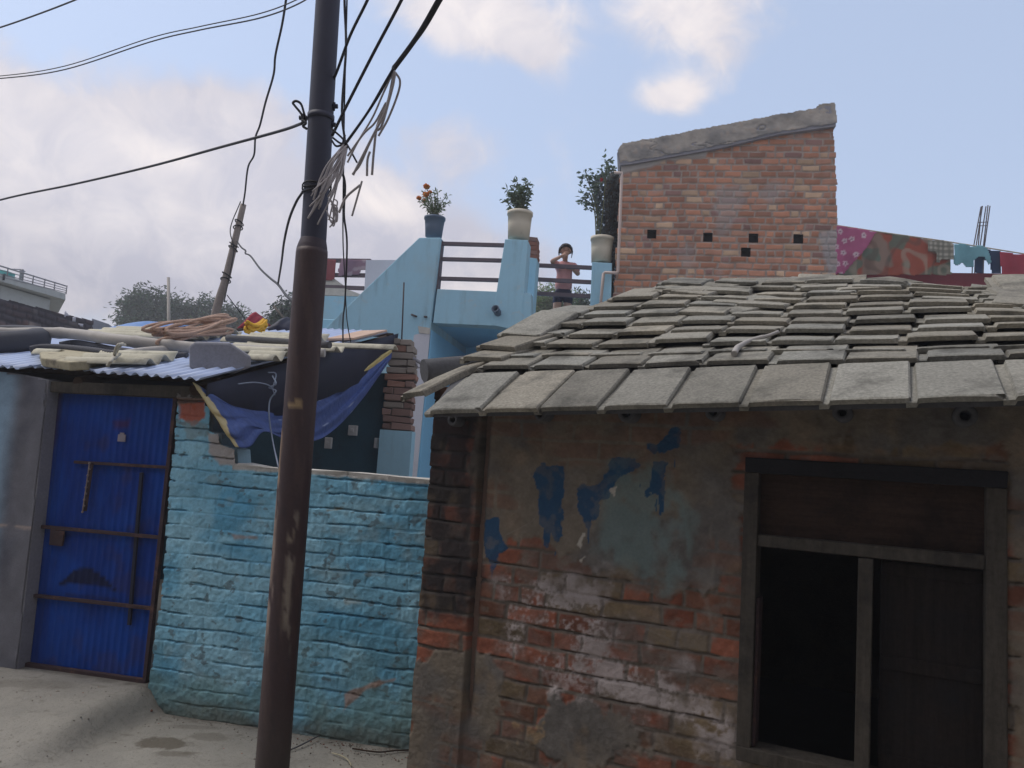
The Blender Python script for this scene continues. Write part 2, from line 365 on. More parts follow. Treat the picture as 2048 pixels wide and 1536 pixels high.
for (px, py, rx, ry, w) in [(325, 1487, .17, .10, .75), (420, 1475, .14, .07, .4), (350, 1508, .12, .05, .5), (385, 1455, .16, .04, .3), (60, 1420, .3, .1, .25)]:
    g = G(px, py)
    dx = q.m('DIVIDE', q.m('SUBTRACT', sp_.outputs[0], float(g[0])), rx); dy = q.m('DIVIDE', q.m('SUBTRACT', sp_.outputs[1], float(g[1])), ry)
    r2 = q.m('ADD', q.m('MULTIPLY', dx, dx), q.m('MULTIPLY', dy, dy)); e = q.m('POWER', 2.718, q.m('MULTIPLY', r2, -1.0))
    e = q.ramp(q.m('ADD', e, q.m('MULTIPLY', q.m('SUBTRACT', q.noise(pos, 14, 4, .6), .5), 1.1)), .35, .7)
    c = q.mix(q.m('MULTIPLY', e, w), c, (.085, .07, .05, 1))
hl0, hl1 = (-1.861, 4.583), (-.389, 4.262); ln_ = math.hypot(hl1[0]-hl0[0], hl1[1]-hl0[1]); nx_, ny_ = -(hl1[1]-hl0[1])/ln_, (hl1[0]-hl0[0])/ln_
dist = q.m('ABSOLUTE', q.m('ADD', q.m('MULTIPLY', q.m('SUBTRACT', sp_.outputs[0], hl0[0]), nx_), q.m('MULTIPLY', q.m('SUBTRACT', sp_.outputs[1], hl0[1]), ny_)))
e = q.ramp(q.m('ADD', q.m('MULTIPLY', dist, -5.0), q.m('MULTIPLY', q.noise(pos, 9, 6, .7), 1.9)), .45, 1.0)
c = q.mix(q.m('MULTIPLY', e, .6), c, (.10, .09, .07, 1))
vo = q.new('ShaderNodeTexVoronoi', feature='DISTANCE_TO_EDGE'); vo.inputs['Scale'].default_value = .8; dv_ = q.new('ShaderNodeVectorMath', operation='ADD'); t_.links.new(pos, dv_.inputs[0]); nn_ = q.new('ShaderNodeTexNoise'); nn_.inputs['Scale'].default_value = 3; nn_.inputs['Detail'].default_value = 6; t_.links.new(pos, nn_.inputs['Vector']); t_.links.new(nn_.outputs['Color'], dv_.inputs[1]); t_.links.new(dv_.outputs[0], vo.inputs['Vector'])
c = q.mix(q.m('MULTIPLY', q.m('SUBTRACT', 1.0, q.ramp(vo.outputs['Distance'], .0, .010)), .22), c, (.10, .09, .075, 1))
c = q.mix(q.m('MULTIPLY', q.ramp(q.noise(pos, 120, 3, .6), .58, .66), .5), c, (.13, .12, .10, 1))
p_ = q.new('ShaderNodeBsdfPrincipled'); t_.links.new(c, p_.inputs['Base Color']); p_.inputs['Roughness'].default_value = .95; p_.inputs['Specular IOR Level'].default_value = .15
bn = q.new('ShaderNodeBump'); bn.inputs['Strength'].default_value = .5; bn.inputs['Distance'].default_value = .01; t_.links.new(q.noise(pos, 40, 6, .65), bn.inputs['Height']); t_.links.new(bn.outputs[0], p_.inputs['Normal'])
o_ = q.new('ShaderNodeOutputMaterial'); t_.links.new(p_.outputs[0], o_.inputs[0])
gr = ground(); gr.data.materials.append(gm); gr['kind'] = 'structure'

# ================================================================ TILED BRICK HOUSE (right)
A27 = rad(27); tu = V(math.cos(A27), -math.sin(A27), 0); tn = V(math.sin(A27), math.cos(A27), 0); tout = -tn; Zv = V(0, 0, 1)
TC = V(-.365, 3.8, 0)
def tw(px, py):
    p = PL(px, py, TC, tn); return float(np.dot(p-TC, tu)), float(p[2])
house = thing('tiled_brick_house', TC, 'low brick house with weathered concrete tile roof and an open wooden window', 'house')
wL, wR, wB, wT = 1.495, 2.385, .46, 1.63
def tiled_front():
    us = np.concatenate([np.arange(0, 2.7, .005), np.arange(2.7, 4.6, .02)]); vs = np.arange(-.02, 1.9, .005); U, Vv = np.meshgrid(us, vs)
    prof, rr, fu, fv, du, dv = bricks(U, Vv, .262, .083, 11, .010, .005, .006, .22)
    f1 = fbm(U*4, Vv*4, 1, 5); f2 = fbm(U*14, Vv*14, 2, 4); f3 = fbm(U*40, Vv*40, 3, 3); fs = fbm(U*38, Vv*5, 8, 4); f4 = fbm(U*75, Vv*75, 4, 3); f5 = fbm(U*24, Vv*24, 6, 5)
    PX = lambda pts: [tw(*p) for p in pts]
    sd = lambda pts, n=.05: polysd(U, Vv, PX(pts))+n*1.7*(f2-.5)+n*1.2*(f1-.5)+min(n, .03)*1.6*(f5-.5)
    # plaster cover
    plz = sd([(940, 700), (2100, 700), (2100, 1600), (2015, 1600), (2015, 900), (1480, 900), (1478, 1150), (1400, 1180), (1330, 1200), (1180, 1130), (1040, 1090), (950, 1120)], .07)
    pl2 = sd([(905, 1270), (1000, 1330), (1010, 1440), (960, 1560), (815, 1560), (830, 1350)], .09)
    pl3 = sd([(1140, 1380), (1260, 1420), (1300, 1500), (1130, 1560), (1000, 1470)], .12)-.02
    plaster = ss(-.01, .02, np.maximum(np.maximum(plz, pl2), pl3))
    pier = ss(.285, .275, U); groove = np.exp(-((U-.30-.008*(f1-.5))/.016)**2)*ss(.3, .5, Vv)
    Hb = .006+.0045*prof*(.7+.6*rr[1])+.005*(f3-.5)+.005*(rr[2]-.5)+.003*(f4-.5); Hb = Hb-.012*ss(.05, .015, np.abs(fv-.045-.06*(f5-.5)))*ss(.52, .60, fbm(U*6, Vv*12, 19, 3))
    crumble = ss(.5, .72, f1); Hb = Hb-crumble*.006*prof
    Hp = .0125+.006*(f1-.5)+.005*(f2-.5)+.003*(f3-.5)+.003*(f4-.5)
    H = Hb*(1-plaster)+np.maximum(Hp, Hb)*plaster+.022*pier-.022*groove
    # colours
    C = np.zeros(U.shape+(3,)); mort = np.array((.165, .135, .108)); C[:] = mort*.95
    C = C*(.7+.6*f2)[..., None]
    br = np.zeros_like(C); br[:] = (.27, .098, .06); br = lerp(br, (.215, .10, .064), ss(.5, .62, rr[0])); br = lerp(br, (.19, .14, .085), ss(.74, .78, rr[0]))
    br = lerp(br, (.15, .10, .075), ss(.48, .68, fbm(U*9, Vv*14, 27, 5))*.4)*(.72+.55*rr[3])[..., None]*(.75+.5*f2)[..., None]
    C = C*(1-prof[..., None])+br*prof[..., None]
    smear = ss(.46, .66, fbm(U*5+9, Vv*8, 23, 5)+.25*(f5-.5)); C = lerp(C, (.135, .115, .095), smear*.62); C = lerp(C, (.20, .17, .14), ss(.58, .7, fbm(U*11, Vv*15, 29, 5))*.5)
    pc = np.zeros_like(C); pc[:] = (.195, .163, .125); pc = lerp(pc, (.145, .132, .118), ss(.4, .65, f1)); pc = lerp(pc, (.21, .165, .12), ss(.55, .75, fbm(U*7, Vv*7, 77, 4)))
    pc = pc*(.72+.56*f2)[..., None]
    C = C*(1-plaster[..., None])+pc*plaster[..., None]
    # bricks ghosting through thin plaster
    gh = ss(.54, .68, fbm(U*2.6+4, Vv*5, 91, 4))*plaster*prof; C = lerp(C, (.19, .095, .062), gh*.55)
    C = C*(.80+.40*f5)[..., None]*(.86+.28*f4)[..., None]
    scr = ss(.012, .0, np.abs(fbm(U*2.2+Vv*1.7, Vv*2.3-U, 17, 2)-.5))*ss(.5, .62, fbm(U*6, Vv*6, 18, 3)); C = lerp(C, (.27, .24, .20), scr*.35)
    def paint(polys, col, n=.03, k=1.0, lo=-.004, hi=.008, drip=False, holes=0, tex=None):
        nonlocal C
        m = np.zeros(U.shape)
        for p in polys:
            s_ = sd(p, n)
            if drip:
                q_ = PX(p); cu = sum(a for a, _ in q_)/len(q_); lowv = min(b_ for _, b_ in q_); s_ = s_+.022*(fs-.5)*ss(lowv+.16, lowv, Vv)
                dr_ = polysd(U, Vv, PX([(x, y+42) for x, y in p])); s_ = np.maximum(s_, dr_-.012+.16*(fs-.70)+.012*(f5-.5))
            m = np.maximum(m, ss(lo, hi, s_))
        if holes: m = m*(1-holes*ss(.52, .66, fbm(U*17, Vv*17, 71, 5)))
        if tex is not None: m = m*tex
        C = lerp(C, col, m*k)
    paint([[(1225, 925), (1330, 925), (1390, 1030), (1375, 1120), (1335, 1190), (1265, 1140), (1195, 1090), (1215, 1000)]], (.17, .235, .225), .07, .72, -.035, .04, tex=ss(.30, .58, .6*fbm(U*13, Vv*6, 72, 5)+.4*f5))
    paint([[(1090, 928), (1128, 935), (1122, 1010), (1122, 1085), (1110, 1080), (1108, 1030), (1100, 1060), (1085, 1050), (1080, 980), (1075, 950)],
           [(1160, 978), (1205, 965), (1235, 920), (1285, 922), (1285, 935), (1240, 950), (1215, 985), (1185, 1010), (1178, 1045), (1165, 1020)],
           [(972, 1035), (1000, 1035), (1003, 1070), (1014, 1095), (1000, 1100), (990, 1130), (975, 1090)],
           [(1300, 890), (1350, 868), (1350, 890), (1310, 910)], [(1310, 925), (1325, 925), (1322, 985), (1305, 990)]], (.008, .068, .155), .026, .88, lo=-.012, hi=-.008, drip=True, holes=.3)
    paint([[(1015, 1175), (1230, 1175), (1240, 1290), (1330, 1350), (1475, 1450), (1460, 1500), (1350, 1445), (1180, 1400), (1010, 1280)]], (.47, .41, .39), .16, .9, -.05, .07, tex=ss(.45, .62, .62*fbm(U*8, Vv*14, 73, 6)+.32*f4+.08*prof+.07*(rr[0]-.5)))
    paint([[(985, 1150), (1240, 1150), (1330, 1280), (1500, 1420), (1480, 1530), (1200, 1430), (1000, 1320)]], (.16, .14, .125), .15, .35, -.06, .08, tex=ss(.42, .62, fbm(U*7, Vv*9, 74, 5)))
    paint([[(1030, 1440), (1090, 1445), (1070, 1500), (1035, 1490)]], (.34, .23, .12), .06, .6, tex=ss(.35, .6, f5))
    paint([[(1155, 1090), (1168, 1068), (1164, 1098)], [(1160, 1120), (1172, 1113), (1165, 1125)], [(1225, 978), (1236, 972), (1230, 990)]], (.48, .44, .37), .022, 1, -.004, .002)
    mold = ss(-.03, .05, sd([(850, 780), (985, 780), (965, 960), (965, 1160), (945, 1250), (850, 1235), (845, 1000)], .06))*(.66+.34*ss(.33, .55, fbm(U*13, Vv*9, 55, 5)))
    C = lerp(C, (.030, .027, .028), mold*.93)
    C = lerp(C, (.03, .028, .028), groove*.8)
    orr = ss(.0, .02, sd([(1400, 900), (2060, 915), (2060, 890), (1400, 875)], .02))*ss(.5, .62, fbm(U*9, Vv*9, 14, 3)); C = lerp(C, (.24, .145, .09), orr*.5)
    keep = ~((U > wL+.012) & (U < wR-.012) & (Vv > wB+.012) & (Vv < wT-.012))
    edgej = .012*(h2(np.floor(Vv/.079), np.floor(Vv/.079)*0, 5)-.2); keep &= U > np.maximum(0, edgej)
    return field('front_wall', TC, tu, Zv, tout, us, vs, H, C, keep, M['wall'], house)
tiled_front()
# masonry body behind the face: piers, lintel band and sill band butted end to end
mb = MB(); dp = .20
def wbox(mb, u0, u1, z0, z1, d0, d1, **k):
    return mb.box(TC+tu*(u0+u1)/2+tn*(d0+d1)/2+Zv*(z0+z1)/2, tu, tn, Zv, (u1-u0)/2, (d1-d0)/2, (z1-z0)/2, **k)
wbox(mb, .006, wL, -.05, 1.80, .004, dp); wbox(mb, wR, 4.6, -.05, 1.80, .004, dp); wbox(mb, wL, wR, wT, 1.80, .004, dp); wbox(mb, wL, wR, -.05, wB, .004, dp)
M['masonry'] = material('rough_masonry', (.16, .105, .08), var=.3, vs=5, fine=.25, bump=.6)
obj('wall_core', mb, M['masonry'], house)
mb = MB(); wbox(mb, .01, .2, -.05, 1.75, dp, 3.4); wbox(mb, 4.4, 4.6, -.05, 1.75, dp, 3.4); wbox(mb, .2, 4.4, -.05, 1.75, 3.2, 3.4)
obj('side_wall', mb, M['masonry'], house)
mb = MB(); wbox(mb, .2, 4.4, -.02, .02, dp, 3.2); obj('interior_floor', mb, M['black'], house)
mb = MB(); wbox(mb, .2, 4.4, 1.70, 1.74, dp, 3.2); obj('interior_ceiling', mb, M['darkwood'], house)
# window
mbf = MB()
fw = .055
wbox(mbf, wL, wL+fw, wB+.055, wT-.06, -.022, .09, jit=.003); wbox(mbf, wR-fw-.01, wR, wB+.055, wT-.06, -.022, .09, jit=.003)
wbox(mbf, wL, wR, wB, wB+.055, -.026, .09, jit=.003)
win = obj('window', mbf, M['wood'], house, bevel=.004)
win['label'] = 'grey wooden window frame with dark open left half'
tz = 1.305
mb = MB(); wbox(mb, wL, wR, wT-.06, wT, -.026, .09, jit=.003); obj('head_rail', mb, M['topwood'], win, bevel=.004)
mb = MB(); wbox(mb, wL+fw+.001, wL+fw+.012, wB+.06, wB+.62, .0, .08); obj('inner_lath', mb, M['rust'], win)
mb = MB(); wbox(mb, wL+fw, wR-fw-.01, tz-.025, tz+.025, -.012, .07, jit=.003); obj('transom', mb, M['wood'], win, bevel=.004)
um = tw(1728, 1300)[0]
mb = MB(); wbox(mb, um-.026, um+.026, wB+.055, tz-.025, -.014, .07, jit=.002); obj('mullion', mb, M['wood'], win, bevel=.004)
mb = MB()
wbox(mb, wL+fw, wR-fw-.01, tz+.025, wT-.06, .03, .05, jit=.001)
obj('top_panel', mb, M['darkwood'], win)
mb = MB(); wbox(mb, um+.05, wR-fw-.012, wB+.056, tz-.03, .045, .065)
sh = obj('shutter', mb, M['shutterwood'], win)
for k in range(3):
    mb = MB(); wbox(mb, um+.052, wR-fw-.014, [wB+.06, wB+.42, tz-.08][k], [wB+.12, wB+.47, tz-.035][k], .036, .046); obj('shutter_ledge', mb, M['shutterwood'], sh, bevel=.003)
# rafter poles sticking out of the wall head (hollow bamboo ends)
for (px, py, r) in [(1080, 826, .030), (1252, 824, .040), (1426, 822, .034), (1684, 822, .036), (1931, 828, .040), (905, 838, .03)]:
    tip = PL(px, py, TC+tout*.1, tn); mb = MB(); p0 = tip-tout*.1-Zv*.004
    ax = (tu, Zv, tout)
    mb.lathe(p0, [(r*.35, -.05), (r*.42, .085), (r*.5, .1), (r*.92, .1), (r, .09), (r*.96, -.1)], 18, ax=ax)
    raf = obj('rafter_end', mb, M['oldwood'], house)
    mb = MB(); mb.lathe(p0, [(1e-4, .02), (r*.4, .02)], 14, ax=ax); obj('hollow', mb, M['black'], raf)
# ---- roof surface
off = .32; E0 = PL(850, 828, TC-tn*off, tn); E1 = PL(2048, 800, TC-tn*off, tn); RD = 2.16
Rp = TC+tn*(RD-off); R0 = PL(1430, 548, Rp, tn); R1 = PL(2048, 566, Rp, tn)
aE = float(np.dot(E1-E0, tu)); aR0 = float(np.dot(R0-E0, tu)); aR1 = float(np.dot(R1-E0, tu))
def roofp(a, bb, h=0):
    ze = E0[2]+(E1[2]-E0[2])*a/aE; zr = R0[2]+(R1[2]-R0[2])*(a-aR0)/(aR1-aR0)
    k_ = min(1, max(0, (bb-.36)/.35)); x = bb/RD; z = ze-.048*k_*k_*(3-2*k_)+(zr-ze)*(x+.02*math.sin(math.pi*min(x, 1)))+.012*math.sin(a*5+bb*3)*x
    return V(E0[0], E0[1], 0)+tu*a+tn*bb+Zv*(z+h)
def rframe(a, bb):
    e = .05; x = norm(roofp(a+e, bb)-roofp(a-e, bb)); y = norm(roofp(a, bb+e)-roofp(a, bb-e)); z = norm(np.cross(x, y)); return x, y, z
def amin(bb): return float(np.interp(bb, [0, .35, .7, 1.2, 1.35, 1.5, 1.7, 1.9, 2.16, 2.4], [-.01, -.10, -.14, -.08, .06, .24, .43, .63, .86, 1.1]))
TW = .277
def tile(mb, a, bb, h, ln=.42, rot=0, tilt=.0, thick=.020, col=None, w=TW, frame=None):
    x, y, z = rframe(a, bb) if frame is None else frame[1:]
    if rot: x, y = x*math.cos(rot)+y*math.sin(rot), y*math.cos(rot)-x*math.sin(rot)
    if tilt:
        y2 = norm(y*math.cos(tilt)+z*math.sin(tilt)); z = norm(np.cross(x, y2)); y = y2
    # cross-section: low interlock ledge on the left, raised plate with a drooping right rib
    sec = [(-.5*w-.012, -.012), (-.5*w+.020, -.012), (-.5*w+.026, .002), (-.5*w+.05, .004), (.0, .0045), (.5*w-.03, .003), (.5*w-.006, .0035), (.5*w, -.004)]
    o = roofp(a, bb, h) if frame is None else frame[0]; vs = []; n = len(sec)
    bow = random.uniform(-.004, .004)
    rows = [(0, 0), (.008, .004), (ln*.5, .005+bow), (ln, .002)]
    for (yy, dz) in rows:
        for (xx, zz) in sec: vs.append(o+x*xx+y*(yy+random.uniform(-.0025, .0025))+z*(zz+dz+random.uniform(-.0012, .0012)))
    if random.random() < .45:
        ci_ = random.choice([0, 1, n-2, n-1]); vs[ci_] = vs[ci_]+y*random.uniform(.008, .03)
    k = len(vs)
    for (yy, dz) in rows:
        for (xx, zz) in sec: vs.append(o+x*(xx)+y*(yy+.004)+z*(zz-thick+(0 if yy > .1 else -.004)))
    fs = []; nr = len(rows)
    for r in range(nr-1):
        for i in range(n-1):
            fs.append((r*n+i, r*n+i+1, (r+1)*n+i+1, (r+1)*n+i)); fs.append((k+r*n+i, k+(r+1)*n+i, k+(r+1)*n+i+1, k+r*n+i+1))
    for i in range(n-1):
        fs.append((i, k+i, k+i+1, i+1)); j_ = (nr-1)*n; fs.append((j_+i, j_+i+1, k+j_+i+1, k+j_+i))
    for r in range(nr-1):
        fs.append((r*n, (r+1)*n, k+(r+1)*n, k+r*n)); e = n-1; fs.append((r*n+e, k+r*n+e, k+(r+1)*n+e, (r+1)*n+e))
    mb.add(vs, fs, col)
def tcol():
    g = random.choice([.80, .92, .98, 1.03, 1.12])*random.uniform(.95, 1.05); w_ = random.uniform(-.01, .012); return ((.282+w_)*g, .268*g, (.226-w_)*g)
mbr = MB()
starts = [0.0, .405]+[.405+.152*i for i in range(1, 12)]
for ri, bb in enumerate(starts):
    for ci in range(-2, 18):
        a = .135+TW*ci+random.uniform(-.012, .012)+(.035*math.sin(ri*1.7) if ri else 0)
        if a-TW*.35 < amin(bb): continue
        if a > 4.75: continue
        if bb > RD-.1: continue
        tile(mbr, a, bb+random.uniform(-.016, .016)*(ri > 0), [.012, .028, .043][ri] if ri < 3 else .056+random.uniform(0, .014), .42, rot=random.gauss(0, .016+.018*(ri > 5)), tilt=[0, -.07, -.115][ri] if ri < 3 else -.155+random.gauss(0, .018), thick=.0155, col=tcol())
# stray tile at the left eave and slipped tiles along the verge
sf0, sf1 = P(822, 787, 3.72), P(950, 727, 3.98); sy = norm(sf1-sf0); vd_ = norm((sf0+sf1)/2-EYE); sx_ = norm(vd_-sy*np.dot(vd_, sy)); sz = np.cross(sx_, sy)
if sz[2] < 0: sz = -sz
sz = norm(sz*math.cos(.16)-sx_*math.sin(.16))
tile(mbr, 0, 0, 0, .45, col=tcol(), w=.20, frame=(sf0, norm(np.cross(sy, sz)), sy, sz))
tile(mbr, -.02, .50, .05, .42, rot=-.2, tilt=-.05, col=tcol()); tile(mbr, .0, .62, .08, .40, rot=-.28, tilt=-.02, col=tcol()); tile(mbr, .03, .82, .07, .42, rot=-.15, col=tcol())
for i in range(16):
    bb = random.uniform(1.25, 2.0); a = random.uniform(amin(bb)+.2, 3.0); tile(mbr, a, bb, random.uniform(.04, .07), .42, rot=random.gauss(0, .25), tilt=random.gauss(-.05, .06), col=tcol())
roof = obj('roof', mbr, M['tile'], house)
# bent hip and ridge tiles
def hiptile(mb, p, fwd, up, ln, half, drop, th=.018):
    side = norm(np.cross(fwd, up)); up = norm(np.cross(side, fwd)); vs = []
    sec = [(-half, -drop), (-half*.35, -.012), (0, 0), (half*.35, -.012), (half, -drop)]
    for yy in (0, ln):
        for xx, zz in sec: vs.append(p+fwd*yy+side*xx+up*(zz+random.uniform(-.003, .003)))
    for yy in (0, ln):
        for xx, zz in sec: vs.append(p+fwd*yy+side*xx*.97+up*(zz-th))
    fs = []
    for i in range(4):
        fs += [(i, i+1, 5+i+1, 5+i), (10+i, 15+i, 15+i+1, 10+i+1), (i, 10+i, 10+i+1, i+1), (5+i, 5+i+1, 15+i+1, 15+i)]
    fs += [(0, 5, 15, 10), (4, 14, 19, 9)]; mb.add(vs, fs, tcol())
mbh = MB()
hp = [(.03, .84), (.06, 1.12), (.10, 1.34), (.30, 1.52), (.52, 1.73), (.72, 1.93), (.88, 2.10)]
hpts = spline([roofp(a, bb, .015) for a, bb in hp], 6); cum = [0]
for i in range(1, len(hpts)): cum.append(cum[-1]+np.linalg.norm(hpts[i]-hpts[i-1]))
def along(s_): return V([np.interp(s_, cum, [p[k] for p in hpts]) for k in range(3)])
s_ = 0.0
while s_ < cum[-1]-.1:
    p = along(s_); p2 = along(min(cum[-1], s_+.3)); fwd = norm(p2-p); hiptile(mbh, p+Zv*random.uniform(.0, .022), norm(fwd+Zv*.05), norm(Zv+.08*tout), .40, .15, .11); s_ += .235
obj('hip_tiles', mbh, M['tile'], house)
mbg = MB(); a = .84
while a < 4.5:
    p = roofp(a, RD, .025+random.uniform(0, .02)); p2 = roofp(a+.3, RD, .03); fwd = norm(p2-p+np.array([0, 0, random.uniform(-.03, .03)]))
    hiptile(mbg, p, fwd, norm(Zv+tout*random.uniform(.0, .3)), .42, .15, .06); a += random.uniform(.20, .28)
for i in range(34):
    a = random.uniform(.95, 4.3); bb = RD-random.uniform(.02, .28); tile(mbg, a, bb, random.uniform(.02, .045), .36, rot=random.uniform(-1.5, 1.5), tilt=random.gauss(-.12, .05), col=tcol())
obj('ridge_tiles', mbg, M['tile'], house)
# roof boarding and the two hidden roof slopes
mb = MB()
bl = [0.03, .35, .7, 1.2, 1.35, 1.5, 1.7, 1.9, 2.08]
vs = []; fs = []
for bb in bl:
    a0 = amin(bb)+.02; vs += [roofp(a0, bb, -.012), roofp(4.78, bb, -.012), roofp(a0, bb, -.03), roofp(4.78, bb, -.03)]
for i in range(len(bl)-1):
    k = 4*i; fs += [(k, k+1, k+5, k+4), (k+2, k+6, k+7, k+3), (k, k+4, k+6, k+2), (k+1, k+3, k+7, k+5)]
fs += [(0, 2, 3, 1), (len(vs)-4, len(vs)-3, len(vs)-1, len(vs)-2)]
mb.add(vs, fs); obj('roof_boarding', mb, M['oldwood'], house)
mb = MB()
hl = [roofp(amin(bb)+.03, bb, -.005) for bb in [.75, 1.2, 1.35, 1.5, 1.7, 1.9, 2.08]]
lowp = [TC+tu*(-.05)+tn*(.5+.5*i)+Zv*1.78 for i in range(7)]
vs = hl+lowp; fs = [(i, i+1, 8+i, 7+i) for i in range(6)]; mb.add(vs, fs)
back0 = TC+tu*(-.05)+tn*3.5+Zv*1.78; back1 = TC+tu*4.7+tn*3.5+Zv*1.78
mb.add([hl[-1], roofp(4.78, 2.08, -.005), back1, back0], [(0, 1, 2, 3)]); mb.add([hl[0], lowp[0], TC+tu*.03+tn*.0+Zv*1.74], [(0, 1, 2)])
obj('rear_slope', mb, M['tile'], house)
# dark beam end poking out under the verge
mb = MB(); q0 = P(848, 742, 4.25); q1 = P(1000, 735, 4.45); mb.tube(spline([q0, (q0+q1)/2+V(0, 0, .01), q1]), .068, 10); obj('roof_beam', mb, M['oldwood'], house)
# curved stick lying on the tiles
def roof_hit(px, py, h=0):
    best = None
    for bb in np.linspace(0, RD, 700):
        qq = PL(px, py, E0+tn*bb, tn); a = float(np.dot(qq-E0, tu))
        if qq[2] <= roofp(a, bb, h)[2]: return roofp(a, bb, h)
    return roofp(a, RD, h)
mb = MB(); mb.tube(spline([roof_hit(1468, 708, .05), roof_hit(1476, 695, .06), roof_hit(1500, 682, .06), roof_hit(1535, 672, .06), roof_hit(1556, 664, .06)], 6), [.014]*8+[.012]*9+[.009]*8, 8)
tag(obj('curved_stick', mb, M['bamboo']), 'pale curved stick lying on the grey roof tiles', 'stick')

# ================================================================ BLUE HUT (left)
HL = V(-1.861, 4.583, 0); HR = V(-.389, 4.262, 0); hu = norm(HR-HL); hn = V(-hu[1], hu[0], 0); hout = -hn
def hw(px, py, d=0):
    p = PL(px, py, HL+hn*d, hn); return float(np.dot(p-HL, hu)), float(p[2])
def hp3(s, z, d=0): return HL+hu*s+Zv*z+hn*d
hut = thing('blue_brick_hut', HL, 'low hut with blue painted brick front, blue metal door and corrugated iron roof', 'hut')
keyp = [(303, 1500), (303, 1372), (332, 1150), (346, 960), (357, 850), (362, 780), (425, 780), (424, 862), (442, 868), (444, 888), (474, 898), (476, 926), (500, 934), (600, 943), (700, 949), (780, 956), (900, 966), (860, 1560)]
def blue_front():
    us = np.arange(-.2, 1.7, .0046); vs = np.arange(-.06, 2.0, .0046); U, Vv = np.meshgrid(us, vs)
    prof, rr, fu, fv, du, dv = bricks(U, Vv, .235, .0815, 40, .014, .003, .0045, .25)
    f1 = fbm(U*4, Vv*4, 101, 5); f2 = fbm(U*15, Vv*15, 102, 4); f3 = fbm(U*45, Vv*45, 103, 3)
    PXh = lambda pts: [hw(*p) for p in pts]
    sd = lambda pts, n=.03: polysd(U, Vv, PXh(pts))+n*2*(f2-.5)+n*(f1-.5)
    fill = ss(.36, .52, fbm(U*5, Vv*10, 104, 4))            # where paint and mortar have closed the joint
    vj = du < dv
    depth = np.where(vj, .55, 1.0)*(1-.75*fill)
    low = ss(.45, .12, Vv)
    f4 = fbm(U*8, Vv*16, 105, 4); H = .026-.009*(1-prof)*depth*(1-.75*low)+.005*(rr[1]-.5)*(1-.6*low)+.009*(f1-.5)+.006*(f4-.5)+.008*(f2-.5)+.009*(f3-.5)+.004*(fv-.5)*(rr[2]-.2)
    crack = ss(.070, .03, np.abs(fv-.05-.12*(f2-.5)-.10*(f3-.5)))*ss(.47, .53, fbm(U*5+3, Vv*13, 106, 3))*(1-.6*low); H = H-.022*crack
    C = np.zeros(U.shape+(3,)); C[:] = (.215, .49, .64); C = lerp(C, (.31, .58, .70), ss(.4, .7, f1)); C = lerp(C, (.14, .40, .57), ss(.5, .75, fbm(U*3+7, Vv*5, 107, 4)))
    C = C*(.88+.24*rr[3])[..., None]*(.84+.32*f3)[..., None]
    C = lerp(C, (.12, .16, .17), ss(.70, .74, fbm(U*19, Vv*26, 112, 4))*.7); C = lerp(C, (.30, .43, .46), ss(.62, .8, fbm(U*8, Vv*9, 108, 5))*.5)
    C = lerp(C, (.17, .29, .27), ss(.75, .1, Vv)*ss(.3, .6, fbm(U*4, Vv*3, 109, 4))*.75)
    C = lerp(C, (.15, .16, .13), ss(.16, .0, Vv+.1*(f2-.5))*.8)
    def paint(p, col, n=.02, k=.9, lo=-.006, hi=.012):
        nonlocal C; C = lerp(C, col, ss(lo, hi, sd(p, n))*k)
    paint([(360, 800), (418, 795), (415, 838), (395, 850), (365, 838)], (.50, .12, .05), .025)
    paint([(330, 770), (440, 770), (430, 800), (360, 812)], (.20, .15, .12), .02, .9)
    paint([(420, 865), (500, 865), (500, 940), (445, 930), (422, 905)], (.48, .42, .38), .012)
    paint([(360, 845), (425, 840), (425, 870), (380, 875)], (.24, .30, .30), .03, .6)
    paint([(690, 1385), (740, 1362), (800, 1352), (790, 1362), (740, 1378), (690, 1420)], (.42, .27, .20), .012, .8)
    paint([(470, 1068), (520, 1072), (520, 1077), (475, 1076)], (.40, .28, .22), .015, .7)
    paint([(655, 1018), (690, 1014), (690, 1020), (658, 1024)], (.5, .33, .10), .01, .8)
    paint([(692, 1196), (727, 1198), (727, 1208), (695, 1206)], (.42, .50, .48), .012, .7)
    topz = np.interp(U, [hw(x, y)[0] for x, y in [(500, 934), (700, 949), (900, 966)]], [hw(x, y)[1] for x, y in [(500, 934), (700, 949), (900, 966)]])
    C = lerp(C, (.50, .49, .45), ss(.02, .006, np.abs(Vv-topz+.004)+.02*(f2-.5))*(U > hw(476, 930)[0]-.02))
    keep = polysd(U, Vv, PXh(keyp))+.010*(f2-.5)+.012*(rr[0]-.5)*(np.abs(U-hw(330, 1150)[0]) < .1) > 0
    return field('front_wall', HL, hu, Zv, hout, us, vs, H, C, keep, M['wall'], hut)
blue_front()
bodyp = [hp3(*hw(*p)) for p in keyp]
mb = MB(); mb.prism([p+hn*.004 for p in bodyp], hn*.14)
M['rawblue'] = material('blue_flaked_masonry', (.22, .34, .40), var=.3, vs=8, stain=(.32, .25, .2), ss_=5)
obj('wall_core', mb, M['rawblue'], hut)
tp = [(478, 931), (520, 938), (600, 944), (700, 950), (780, 957), (868, 964)]
mb = MB()
for i in range(len(tp)-1):
    a_, b__ = hp3(*hw(*tp[i])), hp3(*hw(*tp[i+1])); e = norm(b__-a_); c_ = (a_+b__)/2+Zv*(.006+random.uniform(-.002, .002))+hn*.06
    mb.box(c_, e, hn, norm(np.cross(e, hn)), np.linalg.norm(b__-a_)/2-.002, .085, .010, jit=.004)
M['capping'] = material('mortar_capping', (.50, .48, .43), var=.25, vs=12, bump=.5)
obj('mortar_capping', mb, M['capping'], hut)
